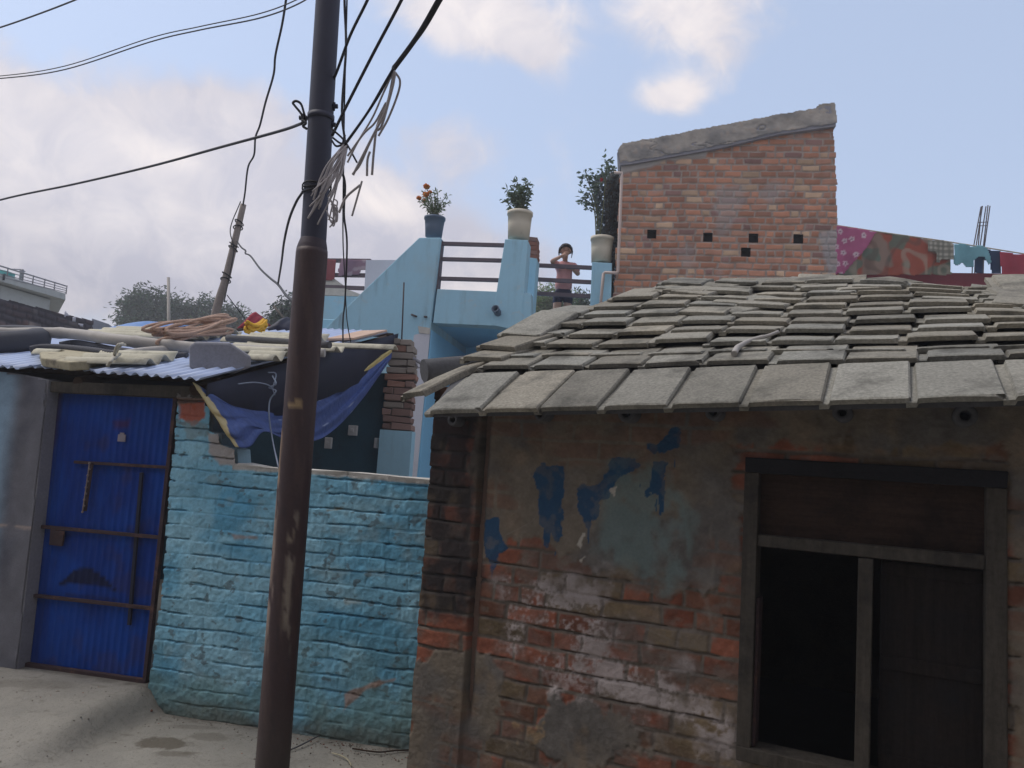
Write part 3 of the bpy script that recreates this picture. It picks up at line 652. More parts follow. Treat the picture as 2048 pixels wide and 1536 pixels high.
# plastered pier left of the door
pl = [(-420, 690), (40, 748), (97, 760), (66, 1050), (33, 1350), (20, 1420), (-420, 1400)]
def grey_pier():
    sL = hw(-420, 1000, -.05)[0]; us = np.arange(sL, .0, .012); vs = np.arange(-.05, 2.05, .012); U, Vv = np.meshgrid(us, vs)
    f1 = fbm(U*3, Vv*3, 201, 5); f2 = fbm(U*14, Vv*14, 202, 4)
    C = np.zeros(U.shape+(3,)); C[:] = (.165, .165, .185); C = lerp(C, (.11, .115, .14), ss(.45, .7, f1))
    bl_ = hw(14, 1000, -.05)[0]; C = lerp(C, (.25, .36, .46), ss(bl_+.05, bl_-.10, U+.06*(f1-.5)+.05*(Vv-1.0)*.3)*ss(.1, .6, Vv))
    C = C*(.8+.4*f2)[..., None]
    z0 = hw(40, 1053, -.05)[1]; C = lerp(C, (.36, .30, .27), ss(.014, .004, np.abs(Vv-z0+.02*(f2-.5)))*ss(.35, .5, f2))
    H = .008+.012*(f1-.5)+.005*(f2-.5)
    keep = polysd(U, Vv, [hw(x, y, -.05) for x, y in pl])+.012*(f2-.5) > 0
    return field('plaster_pier', HL-hn*.05, hu, Zv, hout, us, vs, H, C, keep, M['wall'], hut)
grey_pier()
mb = MB(); mb.prism([hp3(*hw(x, y, -.05), -.05)+hn*.002 for x, y in pl], hn*.3); obj('pier_core', mb, M['concrete'], hut)
# ---- blue metal door
DD = .045
def dp_(px, py, d=DD): s, z = hw(px, py, d); return hp3(s, z, d)
dl = (hw(97, 800, DD)[0]+hw(34, 1340, DD)[0])/2; dr = (hw(356, 800, DD)[0]+hw(301, 1365, DD)[0])/2; db = (hw(165, 1352, DD)[1]); dt = 1.86
def door_panel():
    us = np.arange(dl, dr, .0065); vs = np.arange(db, dt, .02); U, Vv = np.meshgrid(us, vs)
    ph = ((U-dl)/.046) % 1; H = .005*ss(.0, .25, ph)*ss(.65, .40, ph)
    f1 = fbm(U*5, Vv*3, 301, 5); f2 = fbm(U*25, Vv*12, 302, 3)
    C = np.zeros(U.shape+(3,)); C[:] = (.003, .036, .235); C = lerp(C, (.004, .055, .31), ss(.4, .7, f1)); C = C*(.82+.36*f2)[..., None]
    C = lerp(C, (.06, .035, .035), ss(.60, .72, fbm(U*6, Vv*6, 303, 5))*.28)
    C = lerp(C, (.06, .03, .03), ss(dl+.10, dl+.05, U+.06*(f1-.5)))
    def dpoly(pts): return polysd(U, Vv, [hw(x, y, DD) for x, y in pts])+.012*(f2-.5)
    C = lerp(C, (.010, .014, .05), ss(-.006, .006, dpoly([(112, 1172), (150, 1140), (178, 1134), (205, 1150), (236, 1183), (190, 1168), (150, 1166)]))*.95)
    C = lerp(C, (.10, .02, .03), ss(-.01, .02, dpoly([(225, 840), (262, 838), (258, 858), (228, 858)]))*.5)
    C = lerp(C, (.02, .02, .08), ss(-.01, .01, dpoly([(130, 1185), (238, 1196), (236, 1205), (130, 1194)]))*.5)
    return U, Vv, H, C, us, vs
U, Vv, H, C, us, vs = door_panel()
M['door'] = material('blue_door_paint', attr=True, var=.15, vs=5, fine=.08, bump=.1, rough=.7, spec=.12)
door = field('door', HL+hn*DD, hu, Zv, hout, us, vs, H, C, np.ones(U.shape, bool), M['door'], hut)
door['label'] = 'blue corrugated metal door with rusty bars'
def hbar(name, mat, parent, s0, z0, s1, z1, d, r, dep=.012, bev=.002):
    mb = MB(); a_, b__ = hp3(s0, z0, d), hp3(s1, z1, d); e = norm(b__-a_); w_ = norm(np.cross(e, hn))
    mb.box((a_+b__)/2, e, hn, w_, np.linalg.norm(b__-a_)/2, dep, r); return obj(name, mb, mat, parent, bevel=bev)
for (p, p2, r) in [((150, 924), (352, 936), .009), ((72, 1052), (332, 1076), .010), ((60, 1190), (316, 1218), .010)]:
    a_, b__ = hw(*p, DD-.022), hw(*p2, DD-.022); hbar('crossbar', M['rust'], door, max(a_[0], dl+.005), a_[1], min(b__[0], dr-.005), b__[1], DD-.022, r)
a_, b__ = hw(283, 945, DD-.02), hw(258, 1250, DD-.02); hbar('upright_bar', M['navy'], door, a_[0], a_[1], b__[0], b__[1], DD-.018, .010, .008)
hbar('frame_stile', M['rust'], door, dl+.02, db, dl+.02, dt, DD-.02, .034, .016); hbar('frame_stile', M['rust'], door, dr-.008, db, dr-.008, dt, DD-.02, .012, .016)
hbar('bottom_rail', M['rust'], door, dl, db+.02, dr, db+.02, DD-.024, .022, .016)
hp_ = hw(105, 1075, DD-.03); mb = MB(); mb.box(hp3(hp_[0]+.03, hp_[1], DD-.03), hu, hn, Zv, .05, .006, .045, jit=.004); obj('hinge_plate', mb, M['rust'], door, bevel=.003)
# hasp with bolt and chain
mb = MB(); a_, b__ = hw(184, 925, DD-.035), hw(170, 1022, DD-.035); mb.tube([hp3(*a_, DD-.035), hp3(*b__, DD-.035)], .011, 8)
hasp = obj('bolt', mb, M['rust'], door)
M['chain'] = material('worn_chain', (.26, .21, .19), var=.3, metal=.3, rough=.5, bump=0); mb = MB(); lp_ = []
for i in range(9):
    t = i/8; lp_.append(hp3(a_[0]*(1-t)+b__[0]*t-.004, a_[1]*(1-t)+b__[1]*t-.005, DD-.05)); mb.ball(hp3(a_[0]*(1-t)+b__[0]*t-.004+.004*(i % 2), a_[1]*(1-t)+b__[1]*t-.005, DD-.05), .0075, 6)
mb.tube(lp_, .004, 5); obj('chain', mb, M['chain'], hasp)
s_, z_ = hw(242, 876, DD-.02); mb = MB(); mb.box(hp3(s_, z_, DD-.014), hu, hn, Zv, .027, .003, .022); mb.box(hp3(s_, z_+.027, DD-.014), hu, hn, Zv, .015, .003, .006)
M['plate'] = material('number_plate', (.30, .27, .30), var=.2, vs=30, bump=0); obj('door_plate', mb, M['plate'], door, bevel=.002)
# door head timber and rafters under the sheets
mb = MB(); a_, b__ = hw(60, 775, .02), hw(410, 790, .02); mb.box((hp3(*a_, .02)+hp3(*b__, .02))/2+Zv*.01, norm(hp3(*b__, 0)-hp3(*a_, 0)), hn, Zv, (b__[0]-a_[0])/2+.1, .05, .035, jit=.006)
obj('door_lintel', mb, M['wood'], hut, bevel=.005)
# ---- corrugated roof
RA = P(0, 738, 4.75); RB = P(400, 764, 4.35); RC = P(800, 662, 7.6); re = norm(RB-RA); rd = norm(RC-RB); rnn = norm(np.cross(re, rd))
if rnn[2] < 0: rnn = -rnn
LE = float(np.dot(RB-RA, re)); LD = float(np.linalg.norm(RC-RB))
def rp(px, py, h=0): return PL(px, py, RA+rnn*h, rnn)
def csheet(mb, o, e, d, w, l, period, amp, h0=0, nd=6, th=.0, sag=0, jag=0):
    """corrugated sheet: waves across e, ridges along d"""
    ne = max(4, int(w/period*8)); n = norm(np.cross(e, d)); n = n if n[2] > 0 else -n; vs = []
    jg = [random.uniform(-jag, jag) for _ in range(ne+1)]
    for i in range(ne+1):
        x = w*i/ne
        for j_ in range(nd+1):
            y = l*j_/nd; yy = y+(jg[i] if j_ == 0 else 0); vs.append(V(o)+e*x+d*yy+n*(h0+amp*math.sin(2*math.pi*x/period)+sag*math.sin(math.pi*j_/nd)+.012*math.sin(x*2.1+1)))
    fs = [(i*(nd+1)+j_, (i+1)*(nd+1)+j_, (i+1)*(nd+1)+j_+1, i*(nd+1)+j_+1) for i in range(ne) for j_ in range(nd)]
    if th:
        k = len(vs); vs += [p-n*th for p in vs]; N_ = nd+1; fs += [tuple(k+i for i in reversed(f)) for f in fs]
        for i in range(ne): fs += [(i*N_, k+i*N_, k+(i+1)*N_, (i+1)*N_), (i*N_+nd, (i+1)*N_+nd, k+(i+1)*N_+nd, k+i*N_+nd)]
        for j_ in range(nd): fs += [(j_, j_+1, k+j_+1, k+j_), (ne*N_+j_, k+ne*N_+j_, k+ne*N_+j_+1, ne*N_+j_+1)]
    mb.add(vs, fs, None, True)
e0 = -4.2; ei = 0
for (x0, x1, d0, dh, bx, by) in [(-4.2, -1.9, .02, .0, -60, 676), (-1.95, -.62, .03, .006, 60, 668), (-.68, .16, .0, .010, 215, 658), (.12, .72, .10, .0, 420, 653), (.70, LE+.01, -.01, .012, 700, 663)]:
    de = float(np.dot(rp(bx, by)-RA, rd)); mb = MB(); csheet(mb, RA+re*x0+rd*d0, re, rd, x1-x0, de-d0, .076, .0105, dh, 12, .0015, 0, .006); obj('roof_sheet', mb, M['gi'], hut)
mb = MB()
for x in (-1.6, -.4, .5, 1.35):
    o0 = RA+re*x-rnn*.07+rd*.1; mb.tube([o0, o0+rd*(LD-.05)], .035, 8)
for dd, xs0 in ((.25, -4), (1.3, -4), (2.2, -1.5), (LD-.1, .75)):
    o0 = RA+re*xs0+rd*dd-rnn*.036; mb.tube([o0, o0+re*(LE-.04-xs0)], .022, 8)
obj('rafter', mb, M['darkwood'], hut)
# inner rear wall of the open yard room, dark ceiling sheet
mb = MB(); ry = hn*3.05
mb.prism([hp3(-3.2, -.05), hp3(.10, -.05), hp3(.10, 2.35), hp3(-3.2, 2.25)], hn*.15); 
for i in range(len(mb.v)): mb.v[i] = tuple(V(mb.v[i])+ry)
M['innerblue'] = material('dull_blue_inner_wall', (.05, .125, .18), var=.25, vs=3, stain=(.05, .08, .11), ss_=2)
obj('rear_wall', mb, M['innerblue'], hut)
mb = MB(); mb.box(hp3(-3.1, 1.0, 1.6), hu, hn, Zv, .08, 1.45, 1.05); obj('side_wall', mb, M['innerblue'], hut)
mb = MB(); o0 = RA-rnn*.115
mb.add([o0+re*(-3.9)+rd*.25, o0+re*(LE-.05)+rd*.25, o0+re*(LE-.05)+rd*(LD-.1), o0+re*.7+rd*(LD-.15), o0+re*(-.6)+rd*2.2, o0+re*(-3.9)+rd*1.6], [(0, 1, 2, 3, 4, 5)])
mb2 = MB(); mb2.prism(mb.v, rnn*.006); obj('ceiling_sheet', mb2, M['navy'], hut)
# navy plastic along the right verge, hung deeper to stand in for interior darkness
mb = MB(); top = [RB+rd*(t*LD)+re*.0-rnn*.02 for t in np.linspace(.02, .985, 24)]; vs = []; drops = [(.25+.02*random.random())*min(1, .35+i/6)*min(1, .25+(24-i)/9) for i in range(24)]
for i, p in enumerate(top): vs += [p, p-Zv*drops[i]*.6+hu*.006*math.sin(i*1.3), p-Zv*drops[i]*1.4+hu*.012*math.sin(i)]
mb.add(vs, [(3*i+j_, 3*i+3+j_, 3*i+4+j_, 3*i+1+j_) for i in range(23) for j_ in (0, 1)], None, True); fo = obj('plastic_shade_fascia', mb, M['navy'], hut)
fo.modifiers.new('solid', 'SOLIDIFY').thickness = .003
# switch boxes on the inner wall
for (px, py, w_, h_) in [(657, 886, .035, .055), (706, 861, .045, .05), (753, 886, .02, .05)]:
    p = PL(px, py, HL+hn*3.0, hn); mb = MB(); mb.box(p, hu, hn, Zv, w_, .02, h_); mb.box(p-hn*.024, hu, hn, Zv, w_*.4, .006, h_*.35)
    obj('switch_box', mb, M['white'], hut, bevel=.006)

# ---- rough brick pillar behind the yard
PY = 7.45; pb = P(790, 960, PY)
pil = thing('brick_pillar', (pb[0], PY, 0), 'rough pillar of loose bricks with a blue painted foot and a rod on top', 'pillar')
mb = MB(); zt = P(800, 676, PY)[2]; zb = P(790, 860, PY)[2]; nrow = 13; hh = (zt-zb)/nrow
for r in range(nrow):
    z = zb+hh*(r+.5); y_ = 860-(860-676)*(r+.5)/nrow
    xl = P(np.interp(y_, [676, 860], [774, 764]), y_, PY)[0]+random.uniform(-.015, .02); xr = P(np.interp(y_, [676, 700, 860], [824, 833, 822]), y_, PY)[0]+random.uniform(-.02, .012)
    cuts = [xl, xr] if r % 3 == 1 else [xl, xl+(xr-xl)*random.choice([.33, .55, .7]), xr]
    for i in range(len(cuts)-1):
        g = random.random(); cl = (.25, .165, .14) if g < .45 else ((.29, .255, .22) if g < .85 else (.30, .17, .13)); k = random.uniform(.75, 1.2)
        mb.box(((cuts[i]+cuts[i+1])/2, PY+.12+random.uniform(-.012, .012), z), (1, random.uniform(-.05, .05), random.uniform(-.03, .03)), (0, 1, 0), (0, 0, 1), (cuts[i+1]-cuts[i])/2-.004, .12, hh/2-.006, jit=.007, col=tuple(x*k for x in cl))
    mb.abox(xl+.012, xr-.012, PY+.015, PY+.225, z-hh/2-.003, z+hh/2-.01, col=(.12, .10, .09))
obj('brickwork', mb, M['wall'], pil, bevel=.006)
mb = MB(); mb.abox(P(757, 900, PY)[0], P(822, 900, PY)[0], PY-.01, PY+.26, -.02, zb-.004); obj('painted_foot', mb, M['bluewall'], pil)
mb = MB(); mb.tube([V(*P(803, 690, PY+.1)), P(808, 565, PY+.1)], .008, 6); obj('rod', mb, M['rod'], pil)
mb = MB(); p0 = P(822, 714, PY+.02); p1 = P(850, 731, PY+.02); mb.tube([p0, p1], .017, 8); mb.tube(spline([P(832, 726, PY), P(838, 736, PY), P(846, 728, PY), P(852, 738, PY)], 5), .006, 5); obj('bracket', mb, M['concrete'], pil)

# ---- blue tarpaulin awning
def tarp():
    up = spline([P(385, 765, 4.40), P(436, 792, 4.55), P(480, 814, 4.75), P(545, 820, 5.25), P(625, 786, 5.9), P(705, 745, 6.65), P(784, 697, 7.30)], 14)
    lo = spline([P(470, 894, 4.42), P(500, 893, 4.55), P(528, 864, 4.8), P(585, 882, 5.3), P(652, 872, 6.0), P(718, 806, 6.7), P(782, 716, 7.30)], 14)
    n = len(up); mv = 40; vs = []; cs = []; fs = []; rr_ = random.Random(3)
    for i in range(n):
        s = i/(n-1); env = math.sin(math.pi*min(1, max(0, s)))**.7
        for j_ in range(mv+1):
            t = j_/mv; p = up[i]*(1-t)+lo[i]*t; fold = (math.sin(t*19+1.6*math.sin(s*5))*.038+math.sin(t*9+s*7)*.045+math.sin(t*33+s*9)*.014)*env; belly = math.sin(math.pi*t)*.16*env
            p = p+V(.1, -1, -.1)*(fold+belly*.8); vs.append(p)
            c_ = V(.040, .075, .235)
            nz = float(vn(np.array([s*30]), np.array([t*9.]), 5)[0]); c_ = c_*(.8+.4*nz)
            if s > .72 and t < .42*(s-.70)/.3: c_ = V(.50, .40, .15)
            if s < .045+.055*math.sin(math.pi*min(1, t*1.1)): c_ = V(.50, .41, .20)
            elif float(vn(np.array([s*55]), np.array([t*22.]), 8)[0]) > .93 and s > .5: c_ = V(.30, .36, .50)
            cs.append(c_)
    for i in range(n-1):
        for j_ in range(mv): fs.append((i*(mv+1)+j_, (i+1)*(mv+1)+j_, (i+1)*(mv+1)+j_+1, i*(mv+1)+j_+1))
    mb = MB(); mb.add(vs, fs, None, True); mb.c = [tuple(c) for c in cs]
    o = obj('tarpaulin', mb, M['tarp']); o.modifiers.new('solid', 'SOLIDIFY').thickness = .004
    return tag(o, 'blue tarpaulin with yellow hem sagging between hut eave and brick pillar', 'tarpaulin')
tp_o = tarp()
mb = MB(); mb.tube(spline([P(545, 752, 4.9), P(552, 768, 4.85), P(538, 775, 4.9), P(552, 782, 4.85), P(540, 800, 4.85), P(538, 830, 4.8), P(545, 880, 4.75), P(557, 935, 4.45)], 7), .005, 5)
mb.tube(spline([P(476, 768, 4.6), P(510, 765, 4.7), P(540, 772, 4.85), P(550, 790, 4.85)], 6), .004, 5); mb.tube(spline([P(536, 745, 4.9), P(552, 748, 4.9), P(546, 775, 4.85)], 5), .004, 5)
M['greyline'] = material('grey_string', (.22, .26, .33), bump=0); tag(obj('tangled_string', mb, M['greyline']), 'tangled pale string hanging beside the blue tarpaulin', 'string')

# ---- unseen house behind the viewer, added to shade the near walls
def shade_house():
    o = thing('shade_house', (0, -2.2, 0), 'unseen plastered two storey house behind the viewer, added to shade the near walls', 'house')
    M['laneplaster'] = material('grey_brown_plaster', (.20, .17, .145), var=.2, vs=2, bump=.3)
    mb = MB(); mb.abox(-9, 9, -7, -2.2, -.02, 5.6); obj('wall', mb, M['laneplaster'], o, bevel=.02)
    mb = MB(); mb.abox(-9.3, 9.3, -7.2, -1.8, 5.6, 5.75); obj('roof', mb, M['concrete'], o)
    for x in (-5.5, -2.2, 2.2, 5.5):
        for z in (.9, 3.6):
            mb = MB(); mb.abox(x-.55, x+.55, -2.24, -2.14, z, z+1.2); w = obj('window', mb, M['wood'], o)
            mb = MB(); mb.abox(x-.47, x+.47, -2.13, -2.12, z+.08, z+1.12); obj('shutter', mb, M['darkwood'], w)
    mb = MB(); mb.abox(-.5, .5, -2.24, -2.12, 0, 2.0); obj('door', mb, M['darkwood'], o)
shade_house()

# ================================================================ THINGS LYING ON THE HUT ROOF
# tyre
c0 = rp(-12, 699, .02); mb = MB(); ax = (re, rd, rnn)
mb.lathe(c0, [(.22, .01), (.26, .0), (.33, .0), (.375, .03), (.385, .075), (.375, .12), (.33, .15), (.26, .15), (.225, .14), (.24, .12), (.29, .11), (.29, .04), (.24, .03), (.22, .01)], 40, ax=ax)
tag(obj('old_tyre', mb, M['rubber']), 'black car tyre lying flat on the iron roof at the photo edge', 'tyre')
# bamboo pole with nodes
def pole_on(name, label, pts, r, mat, nodes=0, cat='pole', taper=1.0):
    root_pts = spline(pts, 10); n = len(root_pts); rs = [r*(1+(taper-1)*i/(n-1)) for i in range(n)]
    if nodes:
        for i in range(n):
            if i % nodes == nodes//2: rs[i] *= 1.12
    mb = MB(); mb.tube(root_pts, rs, 12); return tag(obj(name, mb, mat), label, cat)
pole_on('bamboo_pole', 'thick pale bamboo pole lying across the iron roof behind the tyre', [rp(-60, 668, .14), rp(120, 666, .13), rp(230, 679, .12), rp(330, 690, .09), rp(440, 700, .06)], .040, M['bamboo'], 7)
pole_on('plastic_pipe', 'long grey plastic pipe lying behind the concrete block', [rp(235, 711, .05), rp(300, 702, .06), rp(420, 694, .06), rp(560, 702, .06), rp(650, 706, .05)], .030, M['bamboo'], 0, 'pipe')
pole_on('wooden_batten', 'thin grey batten lying between the roof sheets near the utility pole', [rp(455, 676, .10), rp(560, 683, .10), rp(660, 690, .1)], .025, M['oldwood'], 0, 'batten')
pole_on('inner_tube', 'flattened black inner tube lying on the iron roof behind the roped cement sheet', [rp(120, 690, .05), rp(150, 686, .06), rp(190, 692, .06), rp(232, 700, .05), rp(300, 708, .05), rp(375, 712, .04)], .024, M['rubber'], 0, 'inner tube')
mb = MB(); tw_pts = spline([rp(60, 700, .06), rp(85, 696, .07), rp(130, 697, .07), rp(180, 702, .07), rp(222, 708, .06), rp(246, 710, .05)], 16)
mb.tube(tw_pts, [.026+.004*(i % 2) for i in range(len(tw_pts))], 10); tag(obj('twisted_rope', mb, M['rubber']), 'thick black ribbed rope lying in front of the bamboo pole', 'rope')
# cement sheets
def cement(px0, py0, px1, py1, dep, h, label, period=.19, amp=.026):
    p0, p1 = rp(px0, py0, h), rp(px1, py1, h); e = norm(p1-p0); d = norm(rd-e*np.dot(rd, e)); mb = MB()
    csheet(mb, p0, d, e, dep, float(np.linalg.norm(p1-p0)), period, amp, 0, 5, .008)
    return tag(obj('cement_sheet', mb, M['cement']), label, 'roof sheet', 'loose cement sheets on the iron roof')
cement(125, 727, 292, 730, .42, .05, 'cream corrugated cement sheet at the eave, roped down beside the stone slab')
cement(62, 709, 112, 711, .30, .045, 'small grey cement sheet with wavy end, poking out behind the stone slab')
cement(140, 672, 395, 679, .75, .05, 'wide cream cement sheet behind the bamboo pole, leftmost at the rear')
cement(470, 720, 545, 722, .30, .05, 'short cream cement sheet with wavy end beside the concrete block')
cement(430, 702, 565, 708, .45, .06, 'cream cement sheet just behind the concrete block')
cement(440, 684, 585, 690, .6, .06, 'flat lying cement sheet beneath the yellow rope coil')
cement(640, 703, 668, 704, .20, .03, 'cement sheet just right of the utility pole, near the roof verge')
cement(640, 695, 786, 700, .12, .02, 'long thin cement sheet pointing at the brick pillar')
# stone slab
mb = MB(); sp = [(80, 722), (84, 733), (140, 742), (178, 740), (215, 729), (228, 722), (205, 714), (150, 708), (100, 710)]
bot = [rp(x, y, .012) for x, y in sp]; mb.prism(bot, rnn*.055); so_ = obj('stone_slab', mb, M['stone'], bevel=.008)
tag(so_, 'irregular cream stone slab weighing down the corrugated eave', 'stone slab')
# concrete block
q0 = rp(430, 744, .0); By = q0[1]; bp = [(378, 692), (390, 684), (460, 686), (503, 714), (501, 735), (468, 748), (420, 746), (379, 738)]
mb = MB(); mb.prism([P(x, y, By+.0008*(x-430)) for x, y in bp], V(-.075, .20, .03)); tag(obj('concrete_block', mb, M['concrete'], bevel=.014), 'large grey concrete block standing on the edge of the iron roof', 'concrete block')
# rope coils
def coil(name, label, mat, loops, r, n=26, cat='rope'):
    mb = MB()
    for (c1, c2, wd, hgt) in loops:
        pts = []
        for i in range(n+1):
            a = 2*math.pi*i/n; t = .5-.5*math.cos(a); p = c1*(1-t)+c2*t
            pts.append(p+rd*(wd*math.sin(a))+rnn*(hgt+.02*math.sin(a*2+hgt*40)))
        mb.tube(pts, r, 7, caps=False)
    return tag(obj(name, mb, mat), label, cat)
rl = random.Random(5)
coil('rope_coil', 'loose coil of tan rope sprawling over the pipes on the roof', M['rope'], [(rp(300+rl.uniform(-12, 40), 686+rl.uniform(-3, 3), .10), rp(455+rl.uniform(-25, 14), 658+rl.uniform(-5, 7), .10), rl.uniform(.04, .25), .015+.009*i) for i in range(11)], .0115)
coil('yellow_rope_coil', 'bright yellow rope coil beside the red bundle at the rear of the roof', M['yellow'], [(rp(492+rl.uniform(0, 8), 664, .06), rp(533-rl.uniform(0, 8), 661, .06), .05+.03*math.sin(i), .012+.008*i) for i in range(9)], .0125)
M['redcloth'] = material('red_cloth', (.30, .04, .06), var=.25, vs=12, bump=.4, bs=30, bd=.02); 
mb = MB(); mb.tube(spline([rp(245, 688, .19), rp(238, 693, .18), rp(232, 705, .10), rp(222, 722, .13), rp(216, 731, .08)], 6), .011, 7); mb.tube(spline([rp(250, 690, .16), rp(236, 690, .2), rp(228, 712, .12), rp(226, 718, .12), rp(240, 708, .11)], 6), .009, 7)
tag(obj('tie_rope', mb, M['twine']), 'short pale tie rope knotted from bamboo pole to front cement sheet', 'rope')
mb = MB(); o0 = rp(648, 682, .035); o1 = rp(708, 680, .035); mb.prism([o0, o1, o1+rd*.8, o0+rd*.8], rnn*.02); tag(obj('plank', mb, M['pinkply'], bevel=.004), 'pinkish plank lying on the roof right of the utility pole', 'plank')
def sheet_heap(name, label, px0, px1, py, hgt, dep, mat):
    p0, p1 = rp(px0, py, 0), rp(px1, py, 0); n_, m_ = 18, 8; vs = []
    for i in range(n_+1):
        for j_ in range(m_+1):
            s, t = i/n_, j_/m_; k = math.sin(math.pi*s)**.6*math.sin(math.pi*min(1, t*1.0))**.7
            vs.append(p0*(1-s)+p1*s+rd*dep*t+rnn*(.015+hgt*k*(.75+.5*float(vn(np.array([s*6.]), np.array([t*5.]), 9)[0]))))
    mb = MB(); mb.add(vs, [(i*(m_+1)+j_, (i+1)*(m_+1)+j_, (i+1)*(m_+1)+j_+1, i*(m_+1)+j_+1) for i in range(n_) for j_ in range(m_)], None, True)
    o = obj(name, mb, mat); o.modifiers.new('solid', 'SOLIDIFY').thickness = .004; return tag(o, label, 'plastic sheet')
sheet_heap('plastic_sheet', 'crumpled blue plastic sheet at the rear edge of the roof before the trees', 195, 320, 662, .05, .5, M['bluesheet'])
sheet_heap('plastic_sheet', 'crumpled dark navy plastic sheet right of the yellow rope coil', 525, 578, 664, .10, .4, M['navy'])

sheet_heap('cloth_bundle', 'dark red cloth bundle behind the yellow rope coil', 474, 514, 659, .13, .3, M['redcloth'])['category'] = 'cloth bundle'
# thin upright pipe and leaning wooden post behind the roof
mb = MB(); b0 = P(338, 700, 8.6); t0 = P(337, 555, 8.6); mb.tube([V(b0[0], b0[1], 0), b0, t0], [.022, .020, .018], 8); tag(obj('thin_pole', mb, M['bamboo']), 'thin pale upright pole in front of the big round tree', 'pole')
post = thing('leaning_post', P(425, 672, 8.3), 'leaning weathered wooden post with wire wound around it', 'post')
pa, pz = P(425, 672, 8.3), P(487, 409, 8.3)
mb = MB(); pts = spline([V(pa[0]-.12, pa[1], 0), pa-V(.02, 0, .1), P(455, 545, 8.3)+V(.0, 0, 0), pz], 8); mb.tube(pts, list(np.linspace(.06, .032, len(pts))), 9); obj('shaft', mb, M['postwood'], post)
mb = MB()
for t in (.42, .46, .66, .69, .82, .86):
    c_ = pa*(1-t)+pz*t; d_ = norm(pz-pa); a1 = norm(np.cross(d_, V(0, 1, 0))); a2 = np.cross(d_, a1)
    rr_ = .052-.012*t; mb.tube([c_+(a1*math.cos(a)+a2*math.sin(a))*(rr_+.006)+d_*.02*math.sin(a+t*30) for a in np.linspace(0, 6.3, 14)], .007, 5)
mb.tube(spline([pz+V(-.02, -.04, .02), pa*.2+pz*.8+V(-.06, -.05, 0), pa*.35+pz*.65+V(.03, -.05, 0), pa*.55+pz*.45+V(.05, -.05, 0), pa*.75+pz*.25+V(.06, -.05, 0)], 6), .006, 5); obj('wire_binding', mb, M['cable'], post)

# ================================================================ BLUE HOUSE (two storeys, behind)
A9 = rad(9); bu = V(math.cos(A9), -math.sin(A9), 0); bn = V(math.sin(A9), math.cos(A9), 0); B0 = P(960, 560, 9.8)
def BP(px, py, d=0): return PL(px, py, B0+bn*d, bn)
def bpoly(mb, pts, d, thick): return mb.prism([BP(x, y, d) for x, y in pts], bn*thick)
hb = BP(860, 900, 0)
bh = thing('blue_house', (hb[0], hb[1], 0), 'two storey pale blue house with roof terrace and slanting stair parapet', 'house')
def zdown(p, z=-.02): return V(p[0], p[1], z)
mb = MB(); e0_, e1_ = BP(861, 655), BP(833, 965)
pol = [BP(882, 475), BP(838, 475), BP(700, 607), BP(645, 662), zdown(BP(590, 900)), zdown(e1_), e1_, e0_]
mb.prism(pol, bn*.22); mb.prism([BP(861.5, 640)+bn*.221, BP(600, 630)+bn*.221, zdown(BP(590, 900))+bn*.221, zdown(e1_)+bn*.221, e1_+bn*.221, e0_+bn*.221], bn*2.1); obj('stair_wall', mb, M['bluewall'], bh, bevel=.012)
mb = MB(); mb.prism([BP(861.5, 660, 0)+bn*.01, e1_+bn*.01, zdown(e1_)+bn*.01, zdown(e1_)+bn*2.4, e1_+bn*2.4, BP(861.5, 660, 0)+bn*2.4], bu*.012); obj('porch_side', mb, M['deepblue'], bh)
mb = MB(); mb.prism([BP(828, 670, -.004), BP(860.5, 661, -.004), BP(832.5, 965, -.004), zdown(BP(820, 1100, -.004)), zdown(BP(770, 1100, -.004)), BP(795, 965, -.004)], bn*.003); obj('corner_stripe', mb, M['whitewash'], bh)
mb = MB(); mb.prism([BP(836, 652, -.012), BP(860, 656, -.012), BP(859, 668, -.012), BP(838, 666, -.012)], bn*.007); obj('mortar_patch', mb, M['capping'], bh)
# porch back wall and door
mb = MB(); w0 = BP(858, 900, 2.2); mb.prism([zdown(w0), zdown(w0+bu*4.5), zdown(w0+bu*4.5, 3.43), zdown(w0, 3.43)], bn*.2); obj('porch_wall', mb, M['deepblue'], bh)
d0 = BP(864, 900, 2.16); mb = MB(); mb.prism([zdown(d0, 0), zdown(d0+bu*.95, 0), zdown(d0+bu*.95, 2.05), zdown(d0, 2.05)], bn*.03)
M['dblue'] = material('navy_door_paint', (.012, .035, .16), var=.2, bump=.1, rough=.6); pd = obj('porch_door', mb, M['dblue'], bh)
mb = MB()
for k in (0, .5): mb.prism([zdown(d0+bu*(.06+.44*k*2)-bn*.012, .1), zdown(d0+bu*(.42+.44*k*2)-bn*.012, .1), zdown(d0+bu*(.42+.44*k*2)-bn*.012, 1.95), zdown(d0+bu*(.06+.44*k*2)-bn*.012, 1.95)], bn*.012)
obj('door_leaf', mb, M['dblue'], pd)
